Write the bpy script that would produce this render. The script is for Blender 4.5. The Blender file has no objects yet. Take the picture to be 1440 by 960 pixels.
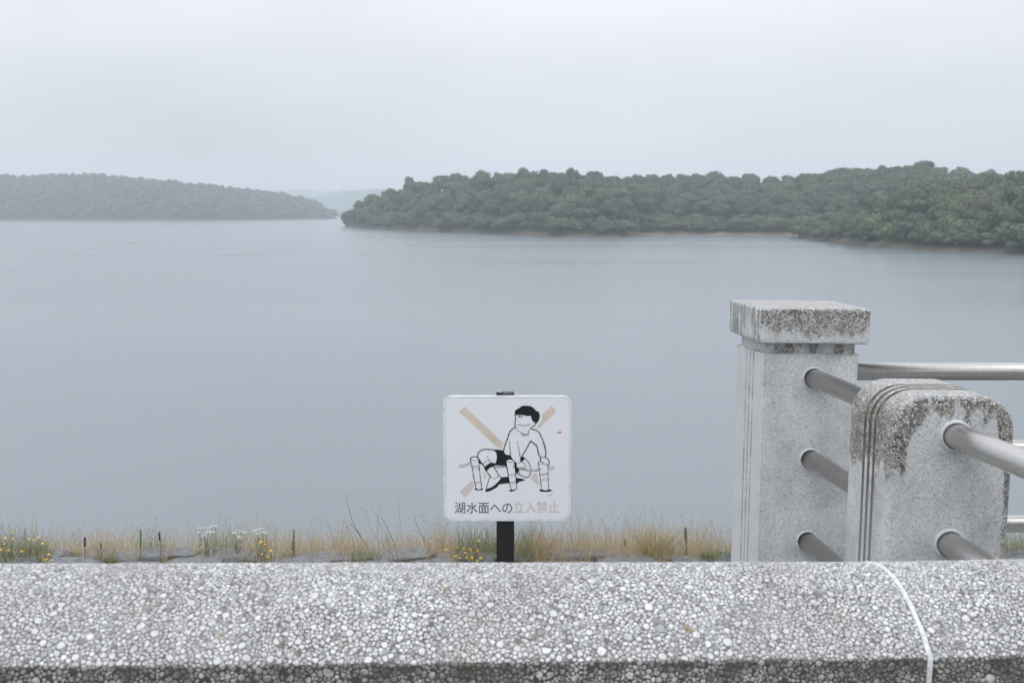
import bpy, math, random
import numpy as np
from mathutils import Vector, Matrix, noise as mnoise

SC = bpy.context.scene
COL = SC.collection
R = math.radians
rnd = random.Random(7)
nr = np.random.default_rng(11)

# ------------------------------------------------------------------ camera
EYE = 1.6
PITCH = math.atan(182 / 1400)
FPX = 1400.0
WATER = -10.4
cam_d = bpy.data.cameras.new('camera')
cam = bpy.data.objects.new('camera', cam_d); COL.objects.link(cam)
cam.location = (0, 0, EYE)
cam.rotation_euler = (math.pi / 2 - PITCH, 0, 0)
cam_d.lens = 35.0; cam_d.sensor_width = 36.0
cam_d.clip_start = 0.05; cam_d.clip_end = 20000
cam_d.dof.use_dof = True
cam_d.dof.focus_distance = 3.5
cam_d.dof.aperture_fstop = 8.5
SC.camera = cam
SC.render.resolution_x = 1024; SC.render.resolution_y = 682

# ------------------------------------------------------------------ sky and light
SUN_EL, SUN_AZ = 62.0, 205.0        # high, behind the camera and to its left, wholly behind cloud
w = bpy.data.worlds.new('World'); SC.world = w; w.use_nodes = True
nt = w.node_tree; nt.nodes.clear()
wo = nt.nodes.new('ShaderNodeOutputWorld')
bg = nt.nodes.new('ShaderNodeBackground'); bg.inputs['Strength'].default_value = 0.1
sk = nt.nodes.new('ShaderNodeTexSky'); sk.sky_type = 'NISHITA'; sk.sun_disc = False
sk.sun_elevation = R(SUN_EL); sk.sun_rotation = R(SUN_AZ)
tc = nt.nodes.new('ShaderNodeTexCoord')
sep = nt.nodes.new('ShaderNodeSeparateXYZ')
nt.links.new(tc.outputs['Generated'], sep.inputs[0])
mp = nt.nodes.new('ShaderNodeMapping'); mp.inputs['Scale'].default_value = (1.0, 1.0, 3.2)
mp.inputs['Location'].default_value = (1.7, 0.4, 0.9)
nt.links.new(tc.outputs['Generated'], mp.inputs[0])
ns = nt.nodes.new('ShaderNodeTexNoise'); ns.inputs['Scale'].default_value = 1.9; ns.inputs['Detail'].default_value = 5
ns.inputs['Roughness'].default_value = 0.45
nt.links.new(mp.outputs[0], ns.inputs['Vector'])
mr = nt.nodes.new('ShaderNodeMapRange'); mr.inputs[1].default_value = 0.3; mr.inputs[2].default_value = 0.7
mr.inputs[3].default_value = 0.86; mr.inputs[4].default_value = 1.14
nt.links.new(ns.outputs['Fac'], mr.inputs[0])
ov = nt.nodes.new('ShaderNodeMapRange')        # overcast sky: brighter overhead than at the horizon
ov.inputs[1].default_value = 0.0; ov.inputs[2].default_value = 1.0
ov.inputs[3].default_value = 7.15; ov.inputs[4].default_value = 15.5
nt.links.new(sep.outputs['Z'], ov.inputs[0])
mul = nt.nodes.new('ShaderNodeMath'); mul.operation = 'MULTIPLY'
nt.links.new(mr.outputs[0], mul.inputs[0]); nt.links.new(ov.outputs[0], mul.inputs[1])
cc = nt.nodes.new('ShaderNodeVectorMath'); cc.operation = 'SCALE'
cc.inputs[0].default_value = (0.932, 0.956, 1.028)
nt.links.new(mul.outputs[0], cc.inputs['Scale'])
mx = nt.nodes.new('ShaderNodeMixRGB'); mx.inputs['Fac'].default_value = 0.93
nt.links.new(sk.outputs[0], mx.inputs[1]); nt.links.new(cc.outputs[0], mx.inputs[2])
nt.links.new(mx.outputs[0], bg.inputs['Color']); nt.links.new(bg.outputs[0], wo.inputs[0])

sun_d = bpy.data.lights.new('sun', 'SUN'); sun_d.energy = 0.9; sun_d.angle = R(50); sun_d.color = (1, 0.98, 0.95)
sun = bpy.data.objects.new('sun', sun_d); COL.objects.link(sun)
sa = R(SUN_AZ); se = R(SUN_EL)
sdir = Vector((math.sin(sa) * math.cos(se), math.cos(sa) * math.cos(se), math.sin(se)))
sun.rotation_euler = sdir.to_track_quat('Z', 'Y').to_euler()

SC.view_settings.view_transform = 'Standard'; SC.view_settings.look = 'None'
SC.view_settings.exposure = 0.11; SC.view_settings.gamma = 1.0
SC.cycles.max_bounces = 6; SC.cycles.volume_bounces = 1
SC.cycles.use_denoising = True

# ------------------------------------------------------------------ helpers
def ray(px, py):
    a = (px - 720) / FPX; b = -(py - 480) / FPX
    return (a, math.cos(PITCH) + b * math.sin(PITCH), -math.sin(PITCH) + b * math.cos(PITCH))
def at(px, py, Y):
    r = ray(px, py); t = Y / r[1]
    return Vector((r[0] * t, Y, EYE + r[2] * t))
def dist_to(px, py, z):
    r = ray(px, py); return (z - EYE) / r[2] * r[1]

def link(o, parent=None):
    COL.objects.link(o)
    if parent is not None: o.parent = parent
    return o
def tag(o, label=None, cat=None, group=None, kind=None):
    if label: o['label'] = label
    if cat: o['category'] = cat
    if group: o['group'] = group
    if kind: o['kind'] = kind
    return o
def empty(name, loc=(0, 0, 0), rz=0.0):
    o = bpy.data.objects.new(name, None); o.location = loc; o.rotation_euler = (0, 0, rz); o.empty_display_size = 0.1
    return link(o)
def new_mesh(name, verts, faces, mat=None, smooth=False):
    me = bpy.data.meshes.new(name)
    me.from_pydata([tuple(v) for v in verts], [], faces)
    if mat is not None: me.materials.append(mat)
    if smooth: me.polygons.foreach_set('use_smooth', [True] * len(me.polygons))
    me.update()
    return me
def np_mesh(name, V, F, mat, smooth=False, attr=None):
    """V (n,3); F list of (m,k) int arrays; attr dict of per-point float arrays"""
    me = bpy.data.meshes.new(name)
    V = np.asarray(V, dtype=np.float32)
    me.vertices.add(len(V)); me.vertices.foreach_set('co', V.ravel())
    tot = np.concatenate([np.full(len(f), f.shape[1], dtype=np.int32) for f in F])
    idx = np.concatenate([f.astype(np.int32).ravel() for f in F])
    start = np.concatenate([[0], np.cumsum(tot)[:-1]]).astype(np.int32)
    me.loops.add(len(idx)); me.loops.foreach_set('vertex_index', idx)
    me.polygons.add(len(tot)); me.polygons.foreach_set('loop_start', start); me.polygons.foreach_set('loop_total', tot)
    if smooth: me.polygons.foreach_set('use_smooth', np.ones(len(tot), dtype=bool))
    if attr:
        for k, a in attr.items():
            at_ = me.attributes.new(k, 'FLOAT', 'POINT'); at_.data.foreach_set('value', np.asarray(a, dtype=np.float32))
    me.materials.append(mat)
    me.update(calc_edges=True); me.validate()
    return me
def mobj(name, me, parent=None, loc=None):
    o = bpy.data.objects.new(name, me)
    if loc is not None: o.location = loc
    return link(o, parent)

class MB:
    def __init__(s): s.v = []; s.f = []
    def add(s, vs, fs):
        n = len(s.v); s.v += [Vector(v) for v in vs]; s.f += [[i + n for i in f] for f in fs]
    def tube(s, pts, rad, k=8, caps=True):
        pts = [Vector(p) for p in pts]; n = len(pts)
        if not isinstance(rad, (list, tuple)): rad = [rad] * n
        vs = []; prev = None
        for i, p in enumerate(pts):
            t = (pts[min(i + 1, n - 1)] - pts[max(i - 1, 0)]).normalized()
            if prev is None:
                a = Vector((0, 0, 1)) if abs(t.z) < 0.9 else Vector((1, 0, 0))
                u = t.cross(a).normalized()
            else:
                u = (prev - t * prev.dot(t)).normalized()
            prev = u; v = t.cross(u)
            for j in range(k):
                an = 2 * math.pi * j / k
                vs.append(p + (u * math.cos(an) + v * math.sin(an)) * rad[i])
        fs = []
        for i in range(n - 1):
            for j in range(k):
                fs.append([i * k + j, i * k + (j + 1) % k, (i + 1) * k + (j + 1) % k, (i + 1) * k + j])
        if caps:
            fs.append(list(range(k))[::-1]); fs.append([(n - 1) * k + j for j in range(k)])
        s.add(vs, fs)
    def ball(s, c, r, seg=8, rings=5, sc=(1, 1, 1)):
        c = Vector(c); vs = [c + Vector((0, 0, r * sc[2]))]
        for i in range(1, rings):
            ph = math.pi * i / rings
            for j in range(seg):
                th = 2 * math.pi * j / seg
                vs.append(c + Vector((r * sc[0] * math.sin(ph) * math.cos(th), r * sc[1] * math.sin(ph) * math.sin(th), r * sc[2] * math.cos(ph))))
        vs.append(c - Vector((0, 0, r * sc[2])))
        fs = [[0, 1 + j, 1 + (j + 1) % seg] for j in range(seg)]
        for i in range(rings - 2):
            for j in range(seg):
                a = 1 + i * seg
                fs.append([a + j, a + seg + j, a + seg + (j + 1) % seg, a + (j + 1) % seg])
        a = 1 + (rings - 2) * seg
        fs += [[a + j, len(vs) - 1, a + (j + 1) % seg] for j in range(seg)]
        s.add(vs, fs)
    def loft(s, rings, cap0=True, cap1=True, closed=True):
        n = len(rings[0]); vs = [p for r in rings for p in r]; fs = []
        for i in range(len(rings) - 1):
            for j in range(n if closed else n - 1):
                fs.append([i * n + j, i * n + (j + 1) % n, (i + 1) * n + (j + 1) % n, (i + 1) * n + j])
        if cap0: fs.append(list(range(n))[::-1])
        if cap1: fs.append([(len(rings) - 1) * n + j for j in range(n)])
        s.add(vs, fs)
    def build(s, name, mat, parent=None, smooth=False, loc=None):
        return mobj(name, new_mesh(name, s.v, s.f, mat, smooth), parent, loc)

# ------------------------------------------------------------------ material helpers
class NB:
    def __init__(s, name):
        s.m = bpy.data.materials.new(name); s.m.use_nodes = True
        s.t = s.m.node_tree; s.p = s.t.nodes['Principled BSDF']; s.out = s.t.nodes['Material Output']
    def n(s, typ, **kw):
        nd = s.t.nodes.new('ShaderNode' + typ)
        for k, v in kw.items():
            if k.startswith('i_'):
                key = k[2:].replace('_', ' ')
                nd.inputs[int(key) if key.isdigit() else key].default_value = v
            else: setattr(nd, k, v)
        return nd
    def l(s, a, b): s.t.links.new(a, b)
    def coords(s, scale=(1, 1, 1), kind='Object'):
        t = s.n('TexCoord'); m = s.n('Mapping'); m.inputs['Scale'].default_value = scale
        s.l(t.outputs[kind], m.inputs[0]); return m.outputs[0]
    def noise(s, vec, scale, detail=4, rough=0.55):
        n = s.n('TexNoise'); n.inputs['Scale'].default_value = scale; n.inputs['Detail'].default_value = detail
        n.inputs['Roughness'].default_value = rough; s.l(vec, n.inputs['Vector']); return n.outputs['Fac']
    def vor(s, vec, scale, feature='F1', out='Distance'):
        n = s.n('TexVoronoi'); n.feature = feature; n.inputs['Scale'].default_value = scale; s.l(vec, n.inputs['Vector'])
        return n.outputs[out]
    def rng(s, x, a, b, c=0.0, d=1.0, smooth=False):
        n = s.n('MapRange'); n.inputs[1].default_value = a; n.inputs[2].default_value = b
        n.inputs[3].default_value = c; n.inputs[4].default_value = d
        if smooth: n.interpolation_type = 'SMOOTHSTEP'
        s.l(x, n.inputs[0]); return n.outputs[0]
    def math(s, op, a, b=None, c=None):
        n = s.n('Math'); n.operation = op
        for i, v in enumerate((a, b, c)):
            if v is None: continue
            if isinstance(v, (int, float)): n.inputs[i].default_value = v
            else: s.l(v, n.inputs[i])
        return n.outputs[0]
    def mix(s, fac, a, b, blend='MIX'):
        n = s.n('MixRGB'); n.blend_type = blend
        for i, v in enumerate((fac, a, b)):
            if isinstance(v, (int, float)): n.inputs[i].default_value = v
            elif isinstance(v, tuple): n.inputs[i].default_value = (*v, 1) if len(v) == 3 else v
            else: s.l(v, n.inputs[i])
        return n.outputs[0]
    def ramp(s, x, stops):
        n = s.n('ValToRGB'); cr = n.color_ramp
        while len(cr.elements) < len(stops): cr.elements.new(0.5)
        for e, (p, c) in zip(cr.elements, stops): e.position = p; e.color = (*c, 1)
        s.l(x, n.inputs[0]); return n.outputs[0]
    def bump(s, h, strength, dist, normal=None):
        n = s.n('Bump'); n.inputs['Strength'].default_value = strength; n.inputs['Distance'].default_value = dist
        s.l(h, n.inputs['Height'])
        if normal is not None: s.l(normal, n.inputs['Normal'])
        return n.outputs[0]
    def done(s, color=None, rough=None, normal=None, metal=None, spec=None):
        for key, v in (('Base Color', color), ('Roughness', rough), ('Normal', normal), ('Metallic', metal), ('Specular IOR Level', spec)):
            if v is None: continue
            if isinstance(v, (int, float)): s.p.inputs[key].default_value = v
            elif isinstance(v, tuple): s.p.inputs[key].default_value = (*v, 1)
            else: s.l(v, s.p.inputs[key])
        return s.m

def simple(name, col, rough=0.6, var=0.15, scale=8.0, metal=0.0):
    b = NB(name); c = b.coords(); n = b.noise(c, scale)
    v = b.rng(n, 0.3, 0.7, 1 - var, 1 + var)
    vm = b.n('VectorMath'); vm.operation = 'SCALE'; vm.inputs[0].default_value = col; b.l(v, vm.inputs['Scale'])
    return b.done(vm.outputs[0], rough, metal=metal)

# ---- water
def mat_water():
    b = NB('lake_water'); c = b.coords(kind='Object')
    m1 = b.coords((1.0, 1.5, 1))
    n1 = b.noise(m1, 0.9, 6, 0.62)
    n2 = b.noise(b.coords((0.004, 0.03, 1)), 1.0, 3, 0.5)     # slow wind patches drawn out across the lake
    st = b.rng(n2, 0.35, 0.65, 0.55, 1.0)
    n3 = b.noise(b.coords((0.25, 0.35, 1)), 1.0, 3, 0.5)
    h = b.math('ADD', n1, b.math('MULTIPLY', n3, 2.0))
    spw = b.n('SeparateXYZ'); b.l(c, spw.inputs[0])
    wob = b.math('MULTIPLY', b.math('SUBTRACT', b.noise(b.coords((0.006, 0.0, 0)), 1.0, 3), 0.5), 16.0)
    yy = b.math('ADD', spw.outputs['Y'], wob)
    line = None
    for y0_, wd_, sx_ in ((385, 5.0, 0.006), (282, 3.0, 0.012), (330, 2.0, 0.015)):      # thin wind-ruffled bands; their dimmer reflection is put into the base colour
        m_ = b.rng(b.math('ABSOLUTE', b.math('SUBTRACT', yy, float(y0_))), 0.0, wd_, 1.0, 0.0, True)
        m_ = b.math('MULTIPLY', m_, b.rng(b.noise(b.coords((sx_, 0.0, 0)), 1.0 + y0_ * 0.001, 2), 0.42, 0.58))
        line = m_ if line is None else b.math('MAXIMUM', line, m_)
    bu = b.n('Bump'); bu.inputs['Distance'].default_value = 0.05; b.l(h, bu.inputs['Height']); b.l(b.math('MULTIPLY', st, 0.13), bu.inputs['Strength'])
    b.p.inputs['IOR'].default_value = 1.9
    rg = b.math('ADD', b.rng(n2, 0.3, 0.7, 0.20, 0.26), b.math('MULTIPLY', line, 0.25))
    return b.done(b.mix(line, (0.146, 0.181, 0.198), (0.07, 0.09, 0.10)), rg, bu.outputs[0])
M = {}
M['water'] = mat_water()

# ---- terrain under the trees: soil bank by the water, leaf litter above
def mat_land():
    b = NB('bank_soil'); c = b.coords()
    sp = b.n('SeparateXYZ'); b.l(c, sp.inputs[0])
    n = b.noise(b.coords((0.05, 0.05, 0.3)), 1.0, 4)
    zz = b.math('ADD', sp.outputs['Z'], b.math('MULTIPLY', n, -2.6))
    f = b.rng(zz, WATER - 0.3, WATER + 0.6)
    patch = b.rng(b.noise(b.coords((0.012, 0.012, 0.1)), 1.0, 3), 0.53, 0.62)
    soil = b.mix(patch, (0.115, 0.098, 0.075), (0.30, 0.235, 0.165))
    return b.done(b.mix(f, soil, (0.055, 0.08, 0.035)), 0.95)
M['land'] = mat_land()

# ---- foliage
def mat_foliage(name, near=False):
    b = NB(name)
    g = b.n('NewGeometry')
    oi = b.n('ObjectInfo'); at_ = b.n('Attribute'); at_.attribute_name = 'tint'
    t = b.math('FRACT', b.math('ADD', oi.outputs['Random'], at_.outputs['Fac']))
    if near: cols = [(0.052, 0.088, 0.048), (0.074, 0.118, 0.054), (0.096, 0.130, 0.060), (0.058, 0.096, 0.055), (0.116, 0.144, 0.060), (0.092, 0.106, 0.064)]
    else: cols = [(0.036, 0.070, 0.044), (0.058, 0.106, 0.052), (0.078, 0.124, 0.060), (0.040, 0.078, 0.054), (0.098, 0.140, 0.056), (0.082, 0.100, 0.064)]
    col = b.ramp(t, [(p_, c_) for p_, c_ in zip((0.0, 0.25, 0.5, 0.7, 0.88, 1.0), cols)])
    n = b.noise(b.coords((1, 1, 1)), 0.35, 3, 0.6)
    col = b.mix(1.0, col, b.ramp(n, [(0.3, (0.82, 0.84, 0.85)), (0.5, (1.05, 1.05, 1.05)), (0.7, (1.32, 1.32, 1.15))]), 'MULTIPLY')
    b.p.inputs['Specular IOR Level'].default_value = 0.35
    return b.done(col, 0.65)
M['foliage'] = mat_foliage('foliage'); M['foliage_near'] = mat_foliage('foliage_near', True)
M['bark'] = simple('bark', (0.12, 0.10, 0.08), 0.9, 0.3, 2.0)

# ---- exposed aggregate stones
def mat_pebble():
    b = NB('pebble_stone'); a = b.n('Attribute'); a.attribute_name = 'tint'
    col = b.ramp(a.outputs['Fac'], [(0.0, (0.18, 0.185, 0.185)), (0.10, (0.31, 0.315, 0.315)), (0.3, (0.45, 0.455, 0.455)), (0.55, (0.63, 0.63, 0.625)),
                                    (0.85, (0.78, 0.78, 0.775)), (0.965, (0.68, 0.655, 0.61)), (0.985, (0.36, 0.26, 0.13)), (1.0, (0.30, 0.20, 0.10))])
    c = b.coords()
    n = b.noise(c, 260.0, 5, 0.65)
    col = b.mix(1.0, col, b.ramp(n, [(0.32, (0.58, 0.60, 0.61)), (0.5, (0.95, 0.95, 0.95)), (0.62, (1.05, 1.05, 1.05))]), 'MULTIPLY')
    dirt = b.rng(b.noise(c, 5.0, 5, 0.65), 0.42, 0.66)
    col = b.mix(b.math('MULTIPLY', dirt, 0.42), col, (0.26, 0.25, 0.23))
    lim = b.rng(b.noise(c, 7.5, 5, 0.6), 0.60, 0.70); col = b.mix(b.math('MULTIPLY', lim, 0.45), col, (0.62, 0.60, 0.56))
    sp = b.n('SeparateXYZ'); b.l(c, sp.inputs[0])
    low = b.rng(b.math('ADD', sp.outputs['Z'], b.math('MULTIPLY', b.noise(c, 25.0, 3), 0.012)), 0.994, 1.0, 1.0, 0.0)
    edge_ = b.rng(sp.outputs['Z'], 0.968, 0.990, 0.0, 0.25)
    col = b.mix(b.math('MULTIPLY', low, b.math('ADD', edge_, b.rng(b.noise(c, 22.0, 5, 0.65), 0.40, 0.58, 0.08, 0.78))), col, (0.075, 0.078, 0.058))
    return b.done(col, 0.38, b.bump(n, 0.25, 0.0006))
M['pebble'] = mat_pebble()
def mat_mortar():
    b = NB('coping_mortar'); c = b.coords()
    n = b.noise(c, 380.0, 4, 0.7); n2 = b.noise(c, 9.0, 4)
    col = b.mix(b.rng(n2, 0.35, 0.65), (0.108, 0.104, 0.098), (0.185, 0.18, 0.17))
    gr = b.vor(c, 520.0, 'F1', 'Color'); grs = b.n('SeparateXYZ'); b.l(gr, grs.inputs[0])
    col = b.mix(b.rng(grs.outputs[0], 0.62, 0.92), col, (0.42, 0.42, 0.415))
    sp = b.n('SeparateXYZ'); b.l(c, sp.inputs[0])
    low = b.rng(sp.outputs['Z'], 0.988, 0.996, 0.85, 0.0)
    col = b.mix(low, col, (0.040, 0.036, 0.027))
    return b.done(col, 0.8, b.bump(n, 0.5, 0.0015))
M['mortar'] = mat_mortar()

# ---- pillar concrete: fine washed finish, weathered to dark mortar and pale grains where `mask` says so
def mat_concrete(name, kind):
    b = NB(name); c = b.coords()
    sp = b.n('SeparateXYZ'); b.l(c, sp.inputs[0]); X, Y, Z = sp.outputs
    g = b.n('NewGeometry'); gs = b.n('SeparateXYZ'); b.l(g.outputs['Normal'], gs.inputs[0])
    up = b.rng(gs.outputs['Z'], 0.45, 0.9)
    # clean face
    v1 = b.vor(c, 190.0, 'F1', 'Color'); vs = b.n('SeparateXYZ'); b.l(v1, vs.inputs[0])
    v2 = b.vor(c, 420.0, 'F1', 'Color'); vs2 = b.n('SeparateXYZ'); b.l(v2, vs2.inputs[0])
    clean = b.ramp(vs.outputs[0], [(0.0, (0.13, 0.14, 0.15)), (0.06, (0.30, 0.31, 0.32)), (0.2, (0.46, 0.465, 0.47)), (0.6, (0.555, 0.56, 0.56)), (0.86, (0.63, 0.63, 0.63)), (1.0, (0.80, 0.80, 0.80))])
    clean = b.mix(0.55, clean, b.ramp(vs2.outputs[1], [(0.0, (0.28, 0.29, 0.30)), (0.1, (0.47, 0.475, 0.47)), (0.8, (0.57, 0.57, 0.565)), (1.0, (0.68, 0.68, 0.68))]))
    big = b.noise(c, 7.0, 4, 0.55)
    clean = b.mix(1.0, clean, b.ramp(big, [(0.3, (0.88, 0.90, 0.915)), (0.65, (1.22, 1.22, 1.22))]), 'MULTIPLY')
    # pinholes
    pv = b.vor(c, 75.0); pin = b.rng(pv, 0.06, 0.10, 1.0, 0.0)
    pin = b.math('MULTIPLY', pin, b.rng(b.noise(c, 11.0, 2), 0.45, 0.6))
    clean = b.mix(pin, clean, (0.10, 0.10, 0.09))
    # grains in dark mortar
    e = b.vor(c, 150.0, 'DISTANCE_TO_EDGE'); vc = b.vor(c, 150.0, 'F1', 'Color'); vcs = b.n('SeparateXYZ'); b.l(vc, vcs.inputs[0])
    grain = b.rng(b.math('SUBTRACT', e, b.math('MULTIPLY', vcs.outputs[1], 0.15)), 0.015, 0.10)
    gcol = b.ramp(vcs.outputs[0], [(0.0, (0.24, 0.24, 0.22)), (0.4, (0.46, 0.46, 0.44)), (1.0, (0.74, 0.74, 0.72))])
    mortar = b.mix(b.rng(b.noise(c, 18.0, 3), 0.4, 0.65), (0.062, 0.062, 0.048), (0.17, 0.148, 0.11))
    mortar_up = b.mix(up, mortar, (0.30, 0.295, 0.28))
    worn = b.mix(grain, mortar_up, gcol)
    # mask
    sn = b.noise(b.coords((1, 1, 0.28)), 26.0, 5, 0.65)
    bn = b.noise(c, 9.0, 4, 0.6)
    jit = b.math('ADD', b.math('MULTIPLY', b.math('SUBTRACT', sn, 0.5), 0.26), b.math('MULTIPLY', b.math('SUBTRACT', bn, 0.5), 0.26))
    if kind == 'post':
        left = b.rng(X, -0.175, -0.075, 1.0, 0.0); right = b.rng(X, 0.12, 0.176, 0.0, 1.0)
        thr = b.math('SUBTRACT', b.math('SUBTRACT', 1.005, b.math('MULTIPLY', left, 0.215)), b.math('MULTIPLY', right, 0.34))
        d = b.math('SUBTRACT', b.math('ADD', Z, jit), thr)
        mask = b.rng(d, -0.008, 0.022)
        mask = b.math('MAXIMUM', mask, b.math('MULTIPLY', b.rng(b.math('ADD', X, b.math('MULTIPLY', jit, 0.3)), 0.158, 0.172), 0.8))
        worn_amt = b.math('MULTIPLY', mask, b.rng(b.noise(c, 34.0, 4, 0.6), 0.32, 0.50, 0.6, 1.0))
    elif kind == 'cap':
        d = b.math('ADD', b.math('SUBTRACT', Z, 1.125), b.math('MULTIPLY', jit, 0.55))
        d = b.math('SUBTRACT', d, b.math('MULTIPLY', b.rng(X, 0.28, 0.42), 0.035))
        side = b.rng(gs.outputs['X'], -0.8, -0.3, 1.0, 0.0)
        mask = b.math('MULTIPLY', b.rng(d, -0.014, 0.016), b.rng(b.noise(c, 34.0, 4, 0.6), 0.34, 0.52, 0.55, 1.0))
        streak = b.rng(b.noise(b.coords((1, 1, 0.12)), 42.0, 4, 0.6), 0.46, 0.56)
        mask = b.mix(side, mask, streak)
        mask = b.math('MAXIMUM', mask, b.math('MULTIPLY', up, 0.8))
        worn_amt = mask
    elif kind == 'neck':
        worn_amt = b.math('MULTIPLY', b.rng(b.noise(b.coords((1, 1, 0.4)), 14.0, 4, 0.6), 0.42, 0.52), 0.92)
        side = b.rng(gs.outputs['X'], -0.8, -0.3, 0.1, 1.0); worn_amt = b.math('MULTIPLY', worn_amt, side)
    else:
        a = b.rng(b.math('ADD', b.math('SUBTRACT', Z, 1.03), b.math('MULTIPLY', jit, 0.3)), 0.0, 0.02)
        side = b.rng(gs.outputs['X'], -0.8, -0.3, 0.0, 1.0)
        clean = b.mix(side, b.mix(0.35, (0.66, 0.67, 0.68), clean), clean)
        edge = b.math('MULTIPLY', b.rng(b.math('ADD', X, b.math('MULTIPLY', jit, 0.12)), 0.004, 0.02, 1.0, 0.0), side)
        worn_amt = b.math('MULTIPLY', b.math('MAXIMUM', a, b.math('MULTIPLY', edge, b.rng(bn, 0.45, 0.6))), 0.7)
    col = b.mix(worn_amt, clean, worn)
    if kind == 'post':       # ochre lichen specks
        sp_ = b.math('MULTIPLY', b.rng(b.noise(c, 38.0, 3, 0.5), 0.66, 0.72), worn_amt)
        col = b.mix(b.math('MULTIPLY', sp_, 0.6), col, (0.28, 0.18, 0.08))
    h = b.mix(worn_amt, b.math('MULTIPLY', vs2.outputs[1], 0.35), grain)
    return b.done(col, b.rng(vs.outputs[1], 0, 1, 0.4, 0.65), b.bump(h, 0.6, 0.0016))
for k in ('post', 'cap', 'neck', 'body'): M[k] = mat_concrete('washed_concrete_' + k, k)
def mat_groove():  # grooves coloured darker than the faces, deepest and mottled towards the top
    b = NB('groove_tone'); c = b.coords()
    sp = b.n('SeparateXYZ'); b.l(c, sp.inputs[0])
    n = b.noise(c, 30.0, 4, 0.6)
    f = b.rng(b.math('ADD', sp.outputs['Z'], b.math('MULTIPLY', n, 0.25)), 0.70, 0.95)
    return b.done(b.mix(f, (0.27, 0.27, 0.255), b.mix(b.rng(n, 0.35, 0.6), (0.075, 0.072, 0.058), (0.22, 0.20, 0.16))), 0.8)
M['groove'] = mat_groove()

def mat_steel():
    b = NB('brushed_stainless_steel'); c = b.coords((1, 1, 60))
    n = b.noise(b.coords((3, 3, 220)), 1.0, 4, 0.7)
    n2 = b.noise(b.coords((1, 1, 1)), 9.0, 4, 0.6)
    col = b.mix(b.rng(n, 0.3, 0.7), (0.47, 0.46, 0.435), (0.62, 0.61, 0.59))
    col = b.mix(b.math('MULTIPLY', b.rng(n2, 0.5, 0.8), 0.15), col, (0.36, 0.34, 0.31))
    return b.done(col, b.rng(n2, 0.3, 0.7, 0.27, 0.35), b.bump(n, 0.04, 0.0003), 1.0)
M['steel'] = mat_steel()
M['grout'] = simple('pale_grout', (0.62, 0.63, 0.65), 0.6, 0.15, 30)
M['sealant'] = simple('joint_sealant', (0.66, 0.67, 0.68), 0.6, 0.22, 140)
def mat_drop():
    b = NB('water_drop'); b.p.inputs['Transmission Weight'].default_value = 0.9; b.p.inputs['IOR'].default_value = 1.33
    return b.done((0.9, 0.95, 0.96), 0.03)
M['drop'] = mat_drop()

def mat_board():
    b = NB('sign_enamel'); c = b.coords()
    sp = b.vor(c, 28.0); s = b.math('MULTIPLY', b.rng(sp, 0.035, 0.06, 1.0, 0.0), b.rng(b.noise(c, 7.0, 2), 0.5, 0.6))
    col = b.mix(b.math('MULTIPLY', s, 0.25), b.mix(b.noise(c, 6.0, 4), (0.80, 0.82, 0.86), (0.84, 0.85, 0.88)), (0.35, 0.28, 0.22))
    return b.done(col, 0.42)
M['board'] = mat_board()
M['board_edge'] = simple('sign_rim_paint', (0.74, 0.76, 0.80), 0.45, 0.2, 25)
M['ink'] = simple('black_print', (0.010, 0.014, 0.017), 0.35, 0.3, 8)
M['ink_text'] = simple('dark_grey_print', (0.045, 0.075, 0.095), 0.4, 0.15, 8)
M['tape'] = simple('faded_beige_print', (0.67, 0.58, 0.49), 0.5, 0.10, 14)
M['tape_pale'] = simple('paler_beige_print', (0.66, 0.61, 0.58), 0.5, 0.08, 14)
M['text_beige'] = simple('beige_print', (0.64, 0.55, 0.51), 0.5, 0.05, 14)
M['red'] = simple('red_print', (0.62, 0.09, 0.04), 0.5, 0.1, 10)
M['black_post'] = simple('black_painted_steel', (0.010, 0.011, 0.012), 0.35, 0.4, 12)
M['cream'] = M['board']

def mat_rock():
    b = NB('bank_stone'); c = b.coords()
    n = b.noise(c, 9.0, 6, 0.65)
    col = b.ramp(n, [(0.3, (0.09, 0.097, 0.105)), (0.5, (0.20, 0.21, 0.23)), (0.75, (0.31, 0.315, 0.32))])
    lich = b.rng(b.noise(c, 22.0, 3), 0.6, 0.7)
    col = b.mix(b.math('MULTIPLY', lich, 0.4), col, (0.30, 0.28, 0.22))
    return b.done(col, 0.7, b.bump(n, 0.6, 0.02))
M['rock'] = mat_rock()
def mat_grass(name, cols):
    b = NB(name); a = b.n('Attribute'); a.attribute_name = 'tint'
    k = len(cols) - 1
    col = b.ramp(a.outputs['Fac'], [(i / k, c) for i, c in enumerate(cols)])
    b.p.inputs['Subsurface Weight'].default_value = 0.0
    tr = b.n('BsdfTranslucent'); b.l(col, tr.inputs['Color'])
    mxs = b.n('MixShader'); mxs.inputs[0].default_value = 0.3
    b.done(col, 0.6)
    b.l(b.p.outputs[0], mxs.inputs[1]); b.l(tr.outputs[0], mxs.inputs[2]); b.l(mxs.outputs[0], b.out.inputs['Surface'])
    return b.m
M['grass'] = mat_grass('dry_grass', [(0.12, 0.16, 0.065), (0.25, 0.27, 0.13), (0.42, 0.38, 0.20), (0.60, 0.47, 0.28), (0.64, 0.50, 0.34), (0.50, 0.35, 0.22)])
M['green'] = mat_grass('green_leaf', [(0.06, 0.11, 0.035), (0.10, 0.17, 0.05), (0.19, 0.25, 0.07), (0.26, 0.28, 0.12)])
M['stem'] = simple('plant_stem', (0.13, 0.16, 0.08), 0.6)
M['dry_stem'] = simple('dry_plant_stem', (0.24, 0.19, 0.13), 0.7)
M['fox'] = simple('foxtail_seed_head', (0.50, 0.42, 0.36), 0.8)
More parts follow.
